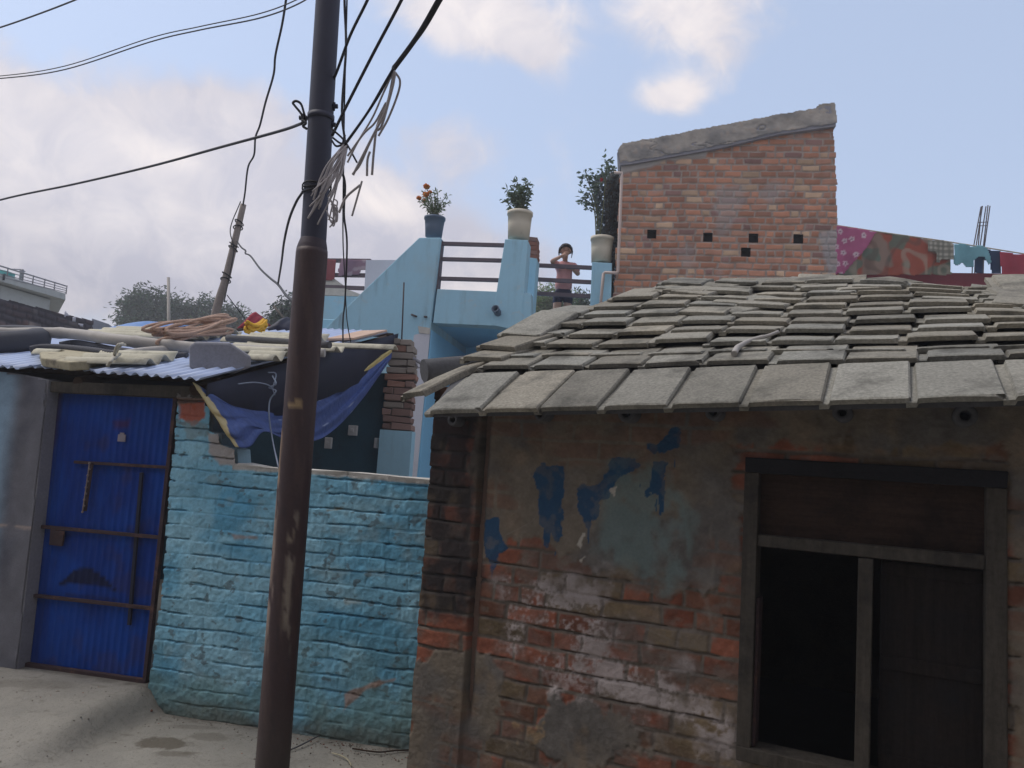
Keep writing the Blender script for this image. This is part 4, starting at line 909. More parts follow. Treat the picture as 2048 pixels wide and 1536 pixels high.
# balcony with low parapet
mb = MB(); mb.prism([BP(874.5, 578), BP(1062, 586), BP(1062, 655), BP(866, 646)], bn*.24); obj('balcony_parapet', mb, M['bluewall'], bh, bevel=.006)
mb = MB(); f0, f1_ = BP(864.5, 648, .25), BP(1062, 657, .25); mb.prism([f0-Zv*.0, f1_, f1_+bn*2.14, f0+bn*2.14], Zv*.14); obj('balcony_slab', mb, M['deepblue'], bh)
tz0 = 3.39
mb = MB(); f0 = BP(1000, 600, .3); mb.prism([zdown(f0+bn*2.1-bu*3.2, tz0-.14), zdown(f0+bn*2.1+bu*6, tz0-.14), zdown(f0+bn*8+bu*6, tz0-.14), zdown(f0+bn*8-bu*3.2, tz0-.14)], Zv*.14)
mb.prism([zdown(BP(1046, 600, 1.1), tz0-.14), zdown(BP(1700, 600, 1.1), tz0-.14), zdown(BP(1700, 600, 2.36), tz0-.14), zdown(BP(1046, 600, 2.36), tz0-.14)], Zv*.14)
obj('terrace_slab', mb, M['bluewall'], bh)
mb = MB(); f0 = BP(1062, 600, 1.2); mb.prism([zdown(f0, 0), zdown(f0+bu*5, 0), zdown(f0+bu*5, tz0-.15), zdown(f0, tz0-.15)], bn*.2); obj('ground_floor_wall', mb, M['bluewall'], bh)
mb = MB(); bpoly(mb, [(1010, 478), (1056, 480), (1042, 662), (982, 650)], -.006, .30); obj('terrace_pillar', mb, M['bluewall'], bh, bevel=.008)
mb = MB(); bpoly(mb, [(1052, 514), (1074, 517), (1064, 640), (1036, 640)], .75, .3); obj('terrace_pillar', mb, M['bluewall'], bh, bevel=.006)
mb = MB(); z0_, z1_ = 516, 472
for r in range(5):
    ya, yb = np.interp(r, [0, 5], [z0_, z1_]), np.interp(r+1, [0, 5], [z0_, z1_])+1
    mb.prism([BP(1056+random.uniform(-1, 1), ya, .76), BP(1074+random.uniform(-1, 1), ya+2, .76), BP(1075+random.uniform(-1, 1), yb+2, .76), BP(1056, yb, .76)], bn*.26, col=random.choice([(.25, .12, .09), (.22, .14, .12), (.28, .16, .13)]))
obj('brick_stub', mb, M['wall'], bh)
mb = MB(); bpoly(mb, [(1184, 524), (1224, 526), (1220, 660), (1178, 660)], 1.0, .34); obj('terrace_pillar', mb, M['bluewall'], bh, bevel=.008)
def bar(x0, y0, x1, y1, d, hpx=7.5, dep=.05):
    mb = MB(); a_, b__ = BP(x0, y0, d), BP(x1, y1, d); e = norm(b__-a_); r = hpx/F*a_[1]/2
    mb.box((a_+b__)/2, e, bn, norm(np.cross(e, bn)), np.linalg.norm(b__-a_)/2, dep/2, r); return obj('railing_bar', mb, M['rail'], bh, bevel=.004)
for y0, y1 in [(487, 491), (518, 521.5), (557, 561)]: bar(872, y0, 1014, y1, .1)
for y0, y1 in [(530, 536), (558, 565), (586, 593.5)]: bar(1058, y0, 1190, y1, 1.12, 7.8)
mb = MB(); bpoly(mb, [(878.5, 480), (884, 480), (876, 580), (870, 580)], .05, .12)
obj('railing_post', mb, M['rail'], bh)
# drain spout
mb = MB(); c_ = BP(996, 626, 0); ax_ = norm(V(-.35, -1, .35)); a1 = norm(np.cross(ax_, Zv)); mb.lathe(c_, [(.046, -.05), (.046, .10), (.051, .10), (.051, .12), (.041, .12), (.040, .02), (1e-4, .02)], 18, ax=(a1, np.cross(a1, ax_), ax_))
obj('drain_spout', mb, M['potblue'], bh)
for pa_, pb_ in (((823, 629), (833, 633)), ((849, 633), (853, 634))): mb = MB(); mb.tube([BP(*pa_, .01), BP(*pb_, -.05)], .014, 6); obj('iron_peg', mb, M['rod'], bh)
# rear terrace wall on the left, rails on it
mb = MB(); bpoly(mb, [(618, 591), (760, 594), (760, 860), (618, 860)], 2.5, .22); obj('rear_terrace_wall', mb, M['bluewall'], bh)
mb = MB(); bpoly(mb, [(618, 575), (690, 577), (720, 588), (720, 592.5), (618, 590)], 2.5, .22); bpoly(mb, [(640, 556), (668, 557), (690, 573), (690, 576), (640, 575)], 2.6, .2)
obj('raw_coping', mb, M['capping'], bh)
mb = MB(); bpoly(mb, [(732, 520), (800, 520), (760, 590), (728, 590)], 2.52, .2); obj('terrace_pillar', mb, M['whitewash'], bh)
for y0, y1, x1 in [(521, 522, 742), (550, 551, 740), (573, 577, 735)]: bar(618, y0-.5, x1, y1, 2.62, 8)
# conduit
mb = MB(); cd = [BP(1228, 345, .93), BP(1244, 346, .93), BP(1243.5, 352, .93), BP(1236, 543, .93), BP(1234, 546, .93), BP(1210, 545, .93), BP(1207, 547, .93), BP(1198, 640, .93)]
mb.tube(cd, .021, 8); tag(obj('conduit_pipe', mb, M['pipe']), 'thin cream pipe running down the left edge of the brick tower', 'pipe')

# ---- brick stair tower
TD = 1.05
def twp(px, py): p = BP(px, py, TD); return float(np.dot(p-B0, bu)), float(p[2])
tw0 = BP(1450, 600, TD); tower = thing('brick_tower', (tw0[0], tw0[1], 0), 'raw red brick stair tower with a sloping concrete slab on top', 'tower')
holes = [(1303, 469), (1416, 475), (1506, 477), (1596, 478), (1491, 505)]
hw_ = .058
def tower_front():
    us = np.arange(twp(1226, 500)[0]-.05, twp(1676, 500)[0]+.06, .0105); vs = np.arange(2.6, twp(1668, 225)[1]+.1, .0105); U, Vv = np.meshgrid(us, vs)
    prof, rr, fu, fv, du, dv = bricks(U, Vv, .235, .093, 61, .012, .008, .009, .35)
    f1 = fbm(U*3, Vv*3, 401, 5); f2 = fbm(U*10, Vv*10, 402, 4)
    H = .014*prof+.012*(rr[1]-.5)+.006*(f2-.5)
    C = np.zeros(U.shape+(3,)); C[:] = (.36, .295, .25); C = C*(.7+.6*f2)[..., None]
    br = np.zeros_like(C); br[:] = (.45, .215, .135); br = lerp(br, (.37, .195, .135), ss(.35, .5, rr[0])); br = lerp(br, (.52, .36, .24), ss(.76, .80, rr[0])); br = lerp(br, (.29, .17, .145), ss(.90, .93, rr[0]))
    br = br*(.75+.5*rr[3])[..., None]*(.85+.3*f2)[..., None]
    C = C*(1-prof[..., None])+br*prof[..., None]
    C = lerp(C, (.36, .33, .31), ss(.62, .75, fbm(U*2.2+5, Vv*2.2, 403, 5))*.55)
    pp = [twp(*p) for p in [(1232, 300), (1440, 285), (1410, 318), (1330, 320), (1300, 336), (1262, 345), (1238, 350)]]
    pl_ = ss(-.02, .03, polysd(U, Vv, pp)+.10*(f1-.5)); C = lerp(C, (.37, .345, .32), pl_); H = np.maximum(H, .03*pl_)
    pp = [twp(*p) for p in [(1640, 470), (1680, 450), (1680, 545), (1655, 550)]]; pl2 = ss(-.02, .03, polysd(U, Vv, pp)+.10*(f1-.5)); C = lerp(C, (.34, .33, .33), pl2*.8)
    rows = h2(np.floor(Vv/.093), np.floor(Vv/.093)*0, 9)
    kp = [twp(*p) for p in [(1212, 700), (1230, 540), (1242, 318), (1300, 305), (1668, 228), (1674, 400), (1672, 700)]]
    keep = polysd(U, Vv, kp)+.03*(rows-.5) > 0
    for hx, hy in holes:
        a_, z_ = twp(hx, hy); keep &= ~((np.abs(U-a_) < hw_) & (np.abs(Vv-z_) < hw_))
    o = field('front_wall', V(B0[0]+bn[0]*TD, B0[1]+bn[1]*TD, 0), bu, Zv, -bn, us, vs, H, C, keep, M['wall'], tower); return o
tower_front()
mb = MB()
tl = [(1216, 700), (1246, 322), (1664, 236), (1668, 700)]; pp = [BP(x, y, TD+.12) for x, y in tl]; mb.prism([zdown(pp[0], 0), pp[1], pp[2], zdown(pp[3], 0)], bn*2.2); obj('wall_core', mb, M['masonry'], tower)
for hx, hy in holes:
    mb = MB(); a_, z_ = twp(hx, hy); c_ = V(B0[0], B0[1], 0)+bu*a_+Zv*z_+bn*(TD+.06)
    k = hw_+.012
    mb.box(c_+bn*.05, bu, bn, Zv, k, .004, k)
    for sgn in (-1, 1): mb.box(c_+bu*sgn*k, bu, bn, Zv, .006, .055, k-.004); mb.box(c_+Zv*sgn*k, bu, bn, Zv, k-.008, .055, .006)
    obj('putlog_hole', mb, M['black'], tower)
mb = MB(); kp = [twp(*p) for p in [(1228, 690), (1242, 320)]]
for i, (x0, x1) in enumerate([(1224, 1232), (1670, 1676)]):
    pass
mb = MB()
topl = [(1234, 306), (1246, 290), (1330, 276), (1420, 258), (1520, 240), (1630, 220), (1634, 212), (1668, 209)]; botl = [(1672, 252), (1560, 268), (1440, 296), (1320, 318), (1262, 328), (1240, 330)]
def slab_top():
    us = np.arange(twp(1232, 300)[0], twp(1674, 300)[0], .011); vs = np.arange(twp(1240, 335)[1]-.1, twp(1668, 205)[1]+.05, .011); U, Vv = np.meshgrid(us, vs)
    f1 = fbm(U*3, Vv*5, 501, 5); f2 = fbm(U*12, Vv*12, 502, 4)
    C = np.zeros(U.shape+(3,)); C[:] = (.36, .33, .29); C = lerp(C, (.25, .24, .225), ss(.45, .7, f1)); C = C*(.75+.5*f2)[..., None]; C = lerp(C, (.36, .29, .23), ss(.6, .75, f2)*.5)
    H = .03*(f1-.5)+.012*(f2-.5)-.02*ss(.012, .0, np.abs(fbm(U*1.2, Vv*4, 507, 3)-.5))
    keep = polysd(U, Vv, [twp(*p) for p in topl+botl])+.03*(f2-.5) > 0
    return field('sloping_slab', V(B0[0], B0[1], 0)+bn*(TD-.085), bu, Zv, -bn, us, vs, H, C, keep, M['wall'], tower)
slab_top()
bpoly(mb, topl+botl, TD-.075, 2.2); obj('slab_core', mb, M['concrete'], tower)

# ---- flower pots
def pot(name, label, px, ytop, ybot, wt, wb_, d, mat, rimpx=6):
    c = BP(px, ybot, d); k = c[1]/F; hgt = (ybot-ytop)*k; rt, rb = wt/2*k, wb_/2*k; rm = rimpx*k
    o = thing('flower_pot', c, label, 'flower pot', 'flower pots on the terrace pillars'); mb = MB()
    mb.lathe(c, [(1e-4, 0), (rb, 0), (rb+(rt*.94-rb)*.5, hgt*.5), (rt*.94, hgt-rm), (rt, hgt-rm), (rt*1.0, hgt), (rt*.93, hgt), (rt*.90, hgt-.05)], 30); obj('bucket', mb, mat, o)
    mb = MB(); mb.lathe(c, [(1e-4, hgt-.035), (rt*.91, hgt-.04)], 24); obj('soil', mb, M['soil'], o)
    return o, c+Zv*(hgt-.03), k, rt
def leafcol(base, v=.35):
    g = random.uniform(1-v, 1+v); return tuple(x*g for x in base)
p1, s1, k1, r1 = pot('flower_pot', 'dark blue grey pot of orange marigolds on the top of the slanting parapet', 867, 433, 474, 44, 34, .17, M['potblue'], 5)
mb = MB(); lf = MB(); tips = []
for i in range(15):
    tx, ty = random.uniform(838, 900), random.uniform(378, 420)
    if i < 5: tx, ty = [(853, 373), (852, 389), (838, 396), (849, 402), (860, 384)][i]
    if i == 5: tx, ty = 874, 378
    tp_ = BP(tx, ty, .17+random.uniform(-.1, .1)); b_ = s1+V(random.uniform(-.06, .06), random.uniform(-.06, .06), 0); pts = spline([b_, b_*.5+tp_*.5+V(0, 0, .03), tp_], 6); mb.tube(pts, .005, 5); tips.append(tp_)
    for j_ in range(30):
        t = random.uniform(.2, 1); p = b_*(1-t)+tp_*t+V(random.gauss(0, .02), random.gauss(0, .02), 0); lf.leaf(p, (random.gauss(0, 1), random.gauss(0, 1), random.gauss(.2, .6)), .017, random.uniform(.04, .075), leafcol((.15, .20, .11)))
obj('stem', mb, M['stem'], p1); obj('foliage', lf, M['leaf'], p1)
for i in range(5):
    mb = MB(); r = [.048, .046, .038, .036, .030][i]
    for k in range(60):
        u_, v_ = random.uniform(0, 6.28), random.uniform(-1, 1); d_ = V(math.cos(u_)*math.sqrt(1-v_*v_), math.sin(u_)*math.sqrt(1-v_*v_), v_*.75); mb.leaf(tips[i]+d_*r*.45, d_, r*.7, r*.62)
    mb.ball(tips[i], r*.62, 6); obj('blossom', mb, M['petal'], p1)
p2, s2, k2, r2 = pot('flower_pot', 'cream bucket with a leafy green bush on the middle terrace pillar', 1037, 422, 478, 53, 44, .15, M['potcream'], 7)
mb = MB(); lf = MB()
for i in range(16):
    tx, ty = random.gauss(1041, 16), random.uniform(364, 405); tp_ = BP(tx, ty, .15+random.uniform(-.16, .16)); b_ = s2+V(random.uniform(-.05, .05), random.uniform(-.05, .05), 0); mb.tube(spline([b_, b_*.5+tp_*.5+V(0, 0, .04), tp_], 5), .006, 5)
    for j_ in range(26):
        t = random.uniform(.3, 1.02); p = b_*(1-t)+tp_*t+V(0, 0, .03*t); lf.leaf(p, (random.gauss(0, 1), random.gauss(0, 1), random.gauss(-.1, .5)), .028, random.uniform(.06, .11), leafcol((.11, .15, .10)))
obj('stem', mb, M['stem'], p2); obj('foliage', lf, M['leaf'], p2)
p3, s3, k3, r3 = pot('flower_pot', 'stained cream bucket with a tall thin plant beside the brick tower', 1202, 473, 525, 48, 40, 1.17, M['potcream'], 7)
mb = MB(); lf = MB()
for (pts, cl) in [([(1192, 470), (1190, 430), (1184, 400), (1178, 385)], [(1176, 385, 16), (1166, 402, 13), (1184, 408, 11)]), ([(1194, 470), (1194, 430), (1186, 390), (1172, 352)], [(1165, 350, 12), (1178, 358, 12), (1190, 372, 12)]), ([(1200, 470), (1206, 420), (1210, 370), (1214, 322)], [(1214, 326, 14), (1206, 345, 14), (1222, 340, 14)])]:
    mb.tube(spline([BP(x, y, 1.17) for x, y in pts], 6), .009, 6)
    for cx, cy, rr_ in cl:
        c_ = BP(cx, cy, 1.17)
        for j_ in range(26):
            p = c_+V(random.gauss(0, 1), random.gauss(0, 1), random.gauss(0, 1))*rr_*k3*.55; lf.leaf(p, (random.gauss(0, 1), random.gauss(0, 1), random.gauss(-.2, .5)), .042, random.uniform(.06, .10), leafcol((.11, .15, .11)))
obj('stem', mb, M['stem'], p3); obj('foliage', lf, M['leaf'], p3)
mb = MB()
for x, y in [(1203, 360)]:
    c_ = BP(x, y, 1.05)
    for k in range(16): mb.leaf(c_, (random.gauss(0, 1), random.gauss(-.5, 1), random.gauss(0, 1)), .028, .034)
obj('blossom', mb, M['redpetal'], p3)
# dense dark shrub behind the third pot
sb = thing('dark_shrub', zdown(BP(1222, 520, 1.75), tz0), 'dense dark tapering shrub growing between the third pot and the brick tower', 'shrub')
lf = MB(); core = MB()
prof_ = [(-.10+tz0, .10), (P(1222, 500, 11)[2], .13), (P(1218, 430, 11)[2], .17), (P(1212, 370, 11)[2], .215), (P(1212, 345, 11)[2], .20), (P(1212, 332, 11)[2], .10)]
for i in range(4200):
    t = random.random()**.8; z = prof_[0][0]+.1+(prof_[-1][0]-prof_[0][0]-.1)*t; cxp = np.interp(z, [q_[0] for q_ in prof_], [0, 0, -.02, -.06, -.07, -.06]); r = np.interp(z, [q_[0] for q_ in prof_], [q_[1] for q_ in prof_])
    a = random.uniform(0, 6.28); k = r*random.uniform(.72, 1.05); b_ = BP(1224, 430, 1.75); p = V(b_[0]+cxp+k*math.cos(a), b_[1]+k*math.sin(a), z)
    lf.leaf(p, (math.cos(a)*.6, math.sin(a)*.6, random.gauss(-.5, .5)), .04, random.uniform(.05, .09), leafcol((.12, .14, .145)))
obj('foliage', lf, M['leaf'], sb)
b_ = BP(1224, 430, 1.75); core.lathe((b_[0], b_[1], 0), [(1e-4, tz0)]+[(r*.62, z) for z, r in prof_[0:]]+[(1e-4, prof_[-1][0])], 14); obj('branches', core, M['bark'], sb)

# ---- person on the terrace
def skin_obj(name, verts, edges, radii, mat, parent, sub=2, root=0):
    me = bpy.data.meshes.new(name+'_cage'); me.from_pydata([tuple(v) for v in verts], edges, []); o = bpy.data.objects.new(name+'_cage', me); COL.objects.link(o)
    m = o.modifiers.new('skin', 'SKIN'); m.use_smooth_shade = True; m.branch_smoothing = .6
    sv = me.skin_vertices[0].data
    for i, r in enumerate(radii): sv[i].radius = r if hasattr(r, '__len__') else (r, r)
    sv[root].use_root = True
    m2 = o.modifiers.new('sub', 'SUBSURF'); m2.levels = sub; m2.render_levels = sub
    dg = bpy.context.evaluated_depsgraph_get(); dg.update(); me2 = bpy.data.meshes.new_from_object(o.evaluated_get(dg)); me2.name = name
    bpy.data.objects.remove(o); me2.materials.clear()
    for p in me2.polygons: p.use_smooth = True
    ob = link_mesh(name, me2, mat, None, base=(0, 0, 0)); ob.parent = parent; return ob
hd = 1.12+.16; pf = BP(1132, 488, hd); pers = thing('person', V(pf[0], pf[1], pf[2]-1.43), 'child in pink shirt and dark shorts leaning on the terrace rail, hand at mouth', 'person')
rz = BP(1130, 533, 1.12)[2]-(pf[2]-1.43)       # rail centre in body coordinates
ez = rz+.065
vb = [(0, 0, .72), (0, 0, .84), (0, -.015, 1.0), (0, -.02, 1.12), (0, -.035, 1.17), (0, -.066, 1.235), (0, -.045, 1.325), (0, -.035, 1.39),
      (-.13, -.02, 1.12), (-.205, -.15, ez), (-.065, -.20, 1.19), (.13, -.02, 1.12), (.205, -.05, .97), (.10, -.12, 1.04),
      (-.075, 0, .64), (-.08, -.01, .38), (-.08, .01, .07), (-.085, -.11, .035), (.075, 0, .64), (.08, -.01, .38), (.08, .01, .07), (.085, -.11, .035), (0, -.138, 1.285), (-.092, -.04, 1.30), (.092, -.04, 1.30)]
eb = [(0, 1), (1, 2), (2, 3), (3, 4), (4, 5), (5, 6), (6, 7), (3, 8), (8, 9), (9, 10), (3, 11), (11, 12), (12, 13), (0, 14), (14, 15), (15, 16), (16, 17), (0, 18), (18, 19), (19, 20), (20, 21), (5, 22), (6, 23), (6, 24)]
rb = [(.12, .085), (.105, .08), (.12, .085), (.07, .055), .036, (.058, .066), (.084, .096), (.06, .07), .045, .034, .022, .045, .034, .022, .075, .052, .034, .03, .075, .052, .034, .03, .008, .014, .014]
skin_obj('body', vb, eb, rb, M['skin'], pers)
vs_ = [(0, 0, .70), (0, 0, .86), (0, -.015, 1.0), (0, -.02, 1.105), (-.13, -.02, 1.122), (-.190, -.118, ez+.012), (.13, -.02, 1.122), (.188, -.04, 1.0), (0, -.03, 1.152)]
skin_obj('shirt', vs_, [(0, 1), (1, 2), (2, 3), (3, 4), (4, 5), (3, 6), (6, 7), (3, 8)], [(.15, .11), (.128, .10), (.138, .105), (.11, .085), .066, .056, .066, .056, .058], M['shirt'], pers)
skin_obj('shorts', [(0, 0, .84), (0, 0, .70), (-.082, 0, .62), (-.086, 0, .50), (.082, 0, .62), (.086, 0, .50)], [(0, 1), (1, 2), (2, 3), (1, 4), (4, 5)], [(.118, .09), (.13, .10), .088, .078, .088, .078], M['shorts'], pers)
mb = MB(); po = V(pers.location)
# hair: a cap with a fringe line and side locks, open at the face
nS, nR = 28, 12; vs = []; fs = []
for j_ in range(nR+1):
    ph = math.pi*.60*j_/nR
    for i in range(nS):
        a = 2*math.pi*i/nS; face = max(0, -math.sin(a)); phi = min(ph, math.pi*.60-face**1.5*math.pi*.29)
        r = .101+.003*math.sin(a*9); vs.append(po+V(0, -.036, 1.325)+V(r*.98*math.sin(phi)*math.cos(a), r*1.10*math.sin(phi)*math.sin(a), r*1.0*math.cos(phi)))
for j_ in range(nR):
    for i in range(nS): i2 = (i+1) % nS; fs.append((j_*nS+i, j_*nS+i2, (j_+1)*nS+i2, (j_+1)*nS+i))
mb.add(vs, fs, None, True)
for sx_ in (-1, 1):
    for k in range(3): mb.tube([po+V(sx_*(.080+.004*k), -.075+.03*k, 1.36), po+V(sx_*(.094+.002*k), -.075+.03*k, 1.30), po+V(sx_*(.090), -.065+.03*k, 1.245-.01*k)], [.014, .011, .004], 6)
mb.ball(po+V(0, .09, 1.36), .04, 6); obj('hair', mb, M['hair'], pers)
for sx_ in (-1, 1):
    mb = MB(); mb.ball(po+V(sx_*.032, -.129, 1.318), .0085, 6); obj('eye', mb, M['eye'], pers)
    mb = MB(); mb.tube([po+V(sx_*.018, -.140, 1.342), po+V(sx_*.036, -.138, 1.347), po+V(sx_*.054, -.125, 1.342)], .005, 5); obj('eyebrow', mb, M['hair'], pers)
mb = MB(); mb.tube([po+V(-.022, -.126, 1.242), po+V(0, -.131, 1.240), po+V(.022, -.126, 1.242)], .007, 5); obj('mouth', mb, M['lip'], pers)
def hand(root, fwd, up, side):
    mb = MB(); fwd, up, side = norm(V(fwd)), norm(V(up)), norm(V(side)); r0 = po+V(root)
    mb.tube([r0-fwd*.02, r0+fwd*.02, r0+fwd*.055, r0+fwd*.065], [.022, .028, .028, .018], 10)
    for k, (o_, l_) in enumerate([(-.024, .050), (-.008, .058), (.008, .055), (.024, .042)]):
        b_ = r0+fwd*.05+side*o_; mb.tube([b_, b_+fwd*l_*.45+up*.004, b_+fwd*l_*.75-up*.014, b_+fwd*l_*.85-up*.034], [.0085, .008, .0075, .005], 7)
    b_ = r0+fwd*.012-side*.024; mb.tube([b_, b_-side*.022+fwd*.02-up*.006, b_-side*.022+fwd*.046-up*.012], [.010, .009, .006], 7)
    return obj('hand', mb, M['skin'], pers)
hand((-.055, -.198, 1.195), (.85, .35, .55), (-.3, -.9, .3), (.3, -.1, .9)); hand((.085, -.13, 1.045), (-1, -.3, .1), (0, -.3, 1), (0, -1, -.2))

# ---- laundry
def flat_poly(name, label, pts, Y, colf, ripple=.03, cat='cloth', group=None, dY=0, rs=14):
    o0 = P(pts[0][0], pts[0][1], Y); q_ = []
    uu_ = norm(V(1, dY, 0)); nn_ = V(uu_[1], -uu_[0], 0)
    for x, y in pts:
        p = PL(x, y, o0, nn_); q_.append((float(np.dot(p-o0, uu_)), float(p[2]-o0[2])))
    xs_, ys_ = [a for a, _ in q_], [b_ for _, b_ in q_]; us = np.arange(min(xs_)-.02, max(xs_)+.03, .02); vs = np.arange(min(ys_)-.02, max(ys_)+.03, .02); U, Vv = np.meshgrid(us, vs)
    H = ripple*np.sin(U*rs+2*fbm(U*2, Vv*2, 601, 2))*(.4+.6*ss(max(ys_), min(ys_), Vv))+ripple*.8*(fbm(U*4, Vv*3, 602, 3)-.5)
    keep = polysd(U, Vv, q_)+.012*(fbm(U*6, Vv*6, 603, 2)-.5) > -.004
    o = field(name, o0, uu_, Zv, nn_, us, vs, H, colf(U, Vv), keep, M['cloth']); m = o.modifiers.new('solid', 'SOLIDIFY'); m.thickness = .006
    return tag(o, label, cat, group)
def solid(c, v=.25, sd_=0): return lambda U, Vv: np.array(c)*(1-v/2+v*fbm(U*7, Vv*7, 610+sd_, 3))[..., None]
def floral(U, Vv):
    C = solid((.50, .15, .28), .25)(U, Vv); r_ = random.Random(11); w, h = U.max()-U.min(), Vv.max()-Vv.min()
    for (fx, fy) in [(.06, .78), (.12, .55), (.20, .85), (.30, .68), (.44, .72), (.52, .42), (.33, .25), (.16, .22), (.09, .38), (.68, .80), (.28, .45), (.40, .05), (.24, .02)]:
        cx, cy = U.min()+w*fx, Vv.min()+h*fy; dx, dy = U-cx, Vv-cy; rr_ = np.hypot(dx, dy); a = np.arctan2(dy, dx); pet = .052*(.62+.38*np.abs(np.cos(a*2.5+r_.random()*3)))
        C = lerp(C, (.72, .58, .62), ss(.006, -.006, rr_-pet)); C = lerp(C, (.18, .05, .10), ss(.006, -.004, rr_-.012))
    return C
def paisley(U, Vv):
    C = np.zeros(U.shape+(3,)); C[:] = (.33, .235, .185); f1 = fbm(U*2.0, Vv*2.0, 620, 3); C = lerp(C, (.40, .115, .075), ss(.44, .52, f1)); f2 = fbm(U*2.4+8, Vv*2.4, 621, 3); C = lerp(C, (.14, .21, .16), ss(.60, .66, f2)*.85)
    w = np.sin(24*fbm(U*1.6, Vv*1.6, 622, 2)); C = lerp(C, (.43, .36, .28), ss(.75, .95, w)*.6); C = lerp(C, (.15, .10, .08), ss(-.8, -.97, w)*.5); return C
def check(U, Vv):
    C = np.zeros(U.shape+(3,)); C[:] = (.50, .48, .40); X_ = (U*1.0+.02*Vv); a = ss(.4, .5, np.abs((X_/.09) % 1-.5)*2*.9); b_ = ss(.4, .5, np.abs((Vv/.09) % 1-.5)*2*.9)
    C = lerp(C, (.20, .20, .165), a*.7); C = lerp(C, (.18, .18, .15), b_*.7); return C
gL = 'washing on the line right of the brick tower'
LY = 13.0
mb = MB(); mb.tube(spline([P(1650, 447, LY-.05), P(1760, 464, LY), P(1900, 484, LY+.02), P(2100, 516, LY)], 6), .012, 6); tag(obj('washing_line', mb, M['twine']), 'washing line sloping down to the right from the brick tower', 'line')
flat_poly('bedsheet', 'pink floral sheet hanging diagonally next to the brick tower', [(1664, 448), (1755, 463), (1738, 492), (1712, 520), (1690, 548), (1664, 548)], LY-.06, floral, .03, 'bedsheet')
flat_poly('bedsheet', 'brown and rust patterned sheet hanging between pink sheet and checked shirt', [(1752, 462), (1800, 469), (1865, 479), (1902, 490), (1903, 550), (1672, 552), (1696, 524), (1722, 496), (1738, 470)], LY, paisley, .03, 'bedsheet')
flat_poly('checked_shirt', 'cream and grey checked shirt on the washing line', [(1856, 480), (1888, 480), (1907, 486), (1908, 520), (1884, 519), (1882, 527), (1874, 524), (1872, 504), (1856, 502)], LY-.07, check, .02, 'shirt')
flat_poly('light_blue_shirt', 'light blue shirt on the washing line beside the checked shirt', [(1908, 488), (1930, 486), (1945, 492), (1960, 490), (1974, 494), (1982, 510), (1986, 525), (1978, 530), (1972, 523), (1966, 515), (1956, 514), (1950, 520), (1948, 536), (1934, 534), (1926, 526), (1914, 533), (1906, 530)], LY-.05, solid((.20, .43, .49), .3), .035, 'shirt')
flat_poly('trousers', 'navy trousers hanging behind the light blue shirt', [(1950, 494), (2002, 502), (2001, 548), (1983, 547), (1980, 522), (1968, 521), (1966, 547), (1950, 546)], LY+.03, solid((.035, .06, .13), .3), .02, 'trousers')
flat_poly('red_cloth', 'plain crimson cloth at the right end of the washing line', [(2000, 502), (2070, 512), (2070, 558), (2001, 552)], LY-.03, solid((.38, .055, .085), .3), .03, 'cloth')
mb = MB(); mb.prism([P(1640, 543, LY+.3), P(2200, 549, LY+.3), zdown(P(2200, 600, LY+.3), 3.6), zdown(P(1640, 600, LY+.3), 3.6)], V(0, .25, 0)); tw_o = tag(obj('terrace_wall', mb, M['redwall']), 'dark red parapet wall below the washing line', 'wall')
mb = MB(); g0, g1 = P(1640, 600, LY+.32), P(2200, 600, LY+.32); mb.prism([zdown(g0, 3.598), zdown(g1, 3.598), zdown(g1, 0), zdown(g0, 0)], V(0, 3, 0)); obj('lower_storey', mb, M['offwhite'], tw_o)
rbar = thing('rebar_column', zdown(P(1965, 560, 17), 0), 'cluster of bare reinforcing rods rising behind the washing', 'reinforcing rods')
mb = MB(); c_ = P(1962, 560, 17); mb.abox(c_[0]-.16, c_[0]+.16, c_[1], c_[1]+.3, 0, c_[2]); obj('concrete_column', mb, M['concrete'], rbar)
for i, (x0, x1) in enumerate([(1946, 1962), (1951, 1965), (1956, 1963), (1959, 1972), (1966, 1976), (1968, 1980)]):
    mb = MB(); yy = 17+.12*(i % 2); mb.tube([P(x0-2, 555, yy), P(x0, 500, yy), P(x1, 411+random.uniform(-2, 3), yy)], .013, 5); obj('rod', mb, M['rod'], rbar)
for ty in (445, 452):
    mb = MB(); mb.tube([P(1957, ty, 16.97), P(1975, ty-1, 16.97), P(1975, ty-1, 17.15), P(1957, ty, 17.15), P(1957, ty, 16.97)], .009, 5); obj('tie', mb, M['rod'], rbar)
gR = 'clothes over the rear terrace rail'
def bp_poly(name, label, pts, d, colf, **k): return flat_poly(name, label, pts, float(BP(pts[0][0], pts[0][1], d)[1]), colf, **k, dY=-math.tan(A9))
bp_poly('red_cloth', 'dull red cloth over the rear terrace rail next to the utility pole', [(636, 518), (673, 519), (670, 560), (636, 562)], 2.55, solid((.33, .10, .11), .3), ripple=.02)
bp_poly('mauve_cloth', 'mauve patterned cloth over the rear terrace rail', [(682, 518), (738, 520), (734, 541), (722, 541), (719, 550), (677, 553), (676, 540)], 2.55, lambda U, Vv: lerp(solid((.30, .20, .26), .3)(U, Vv), (.42, .34, .38), ss(.55, .62, fbm(U*12, Vv*12, 640, 2))), ripple=.02)

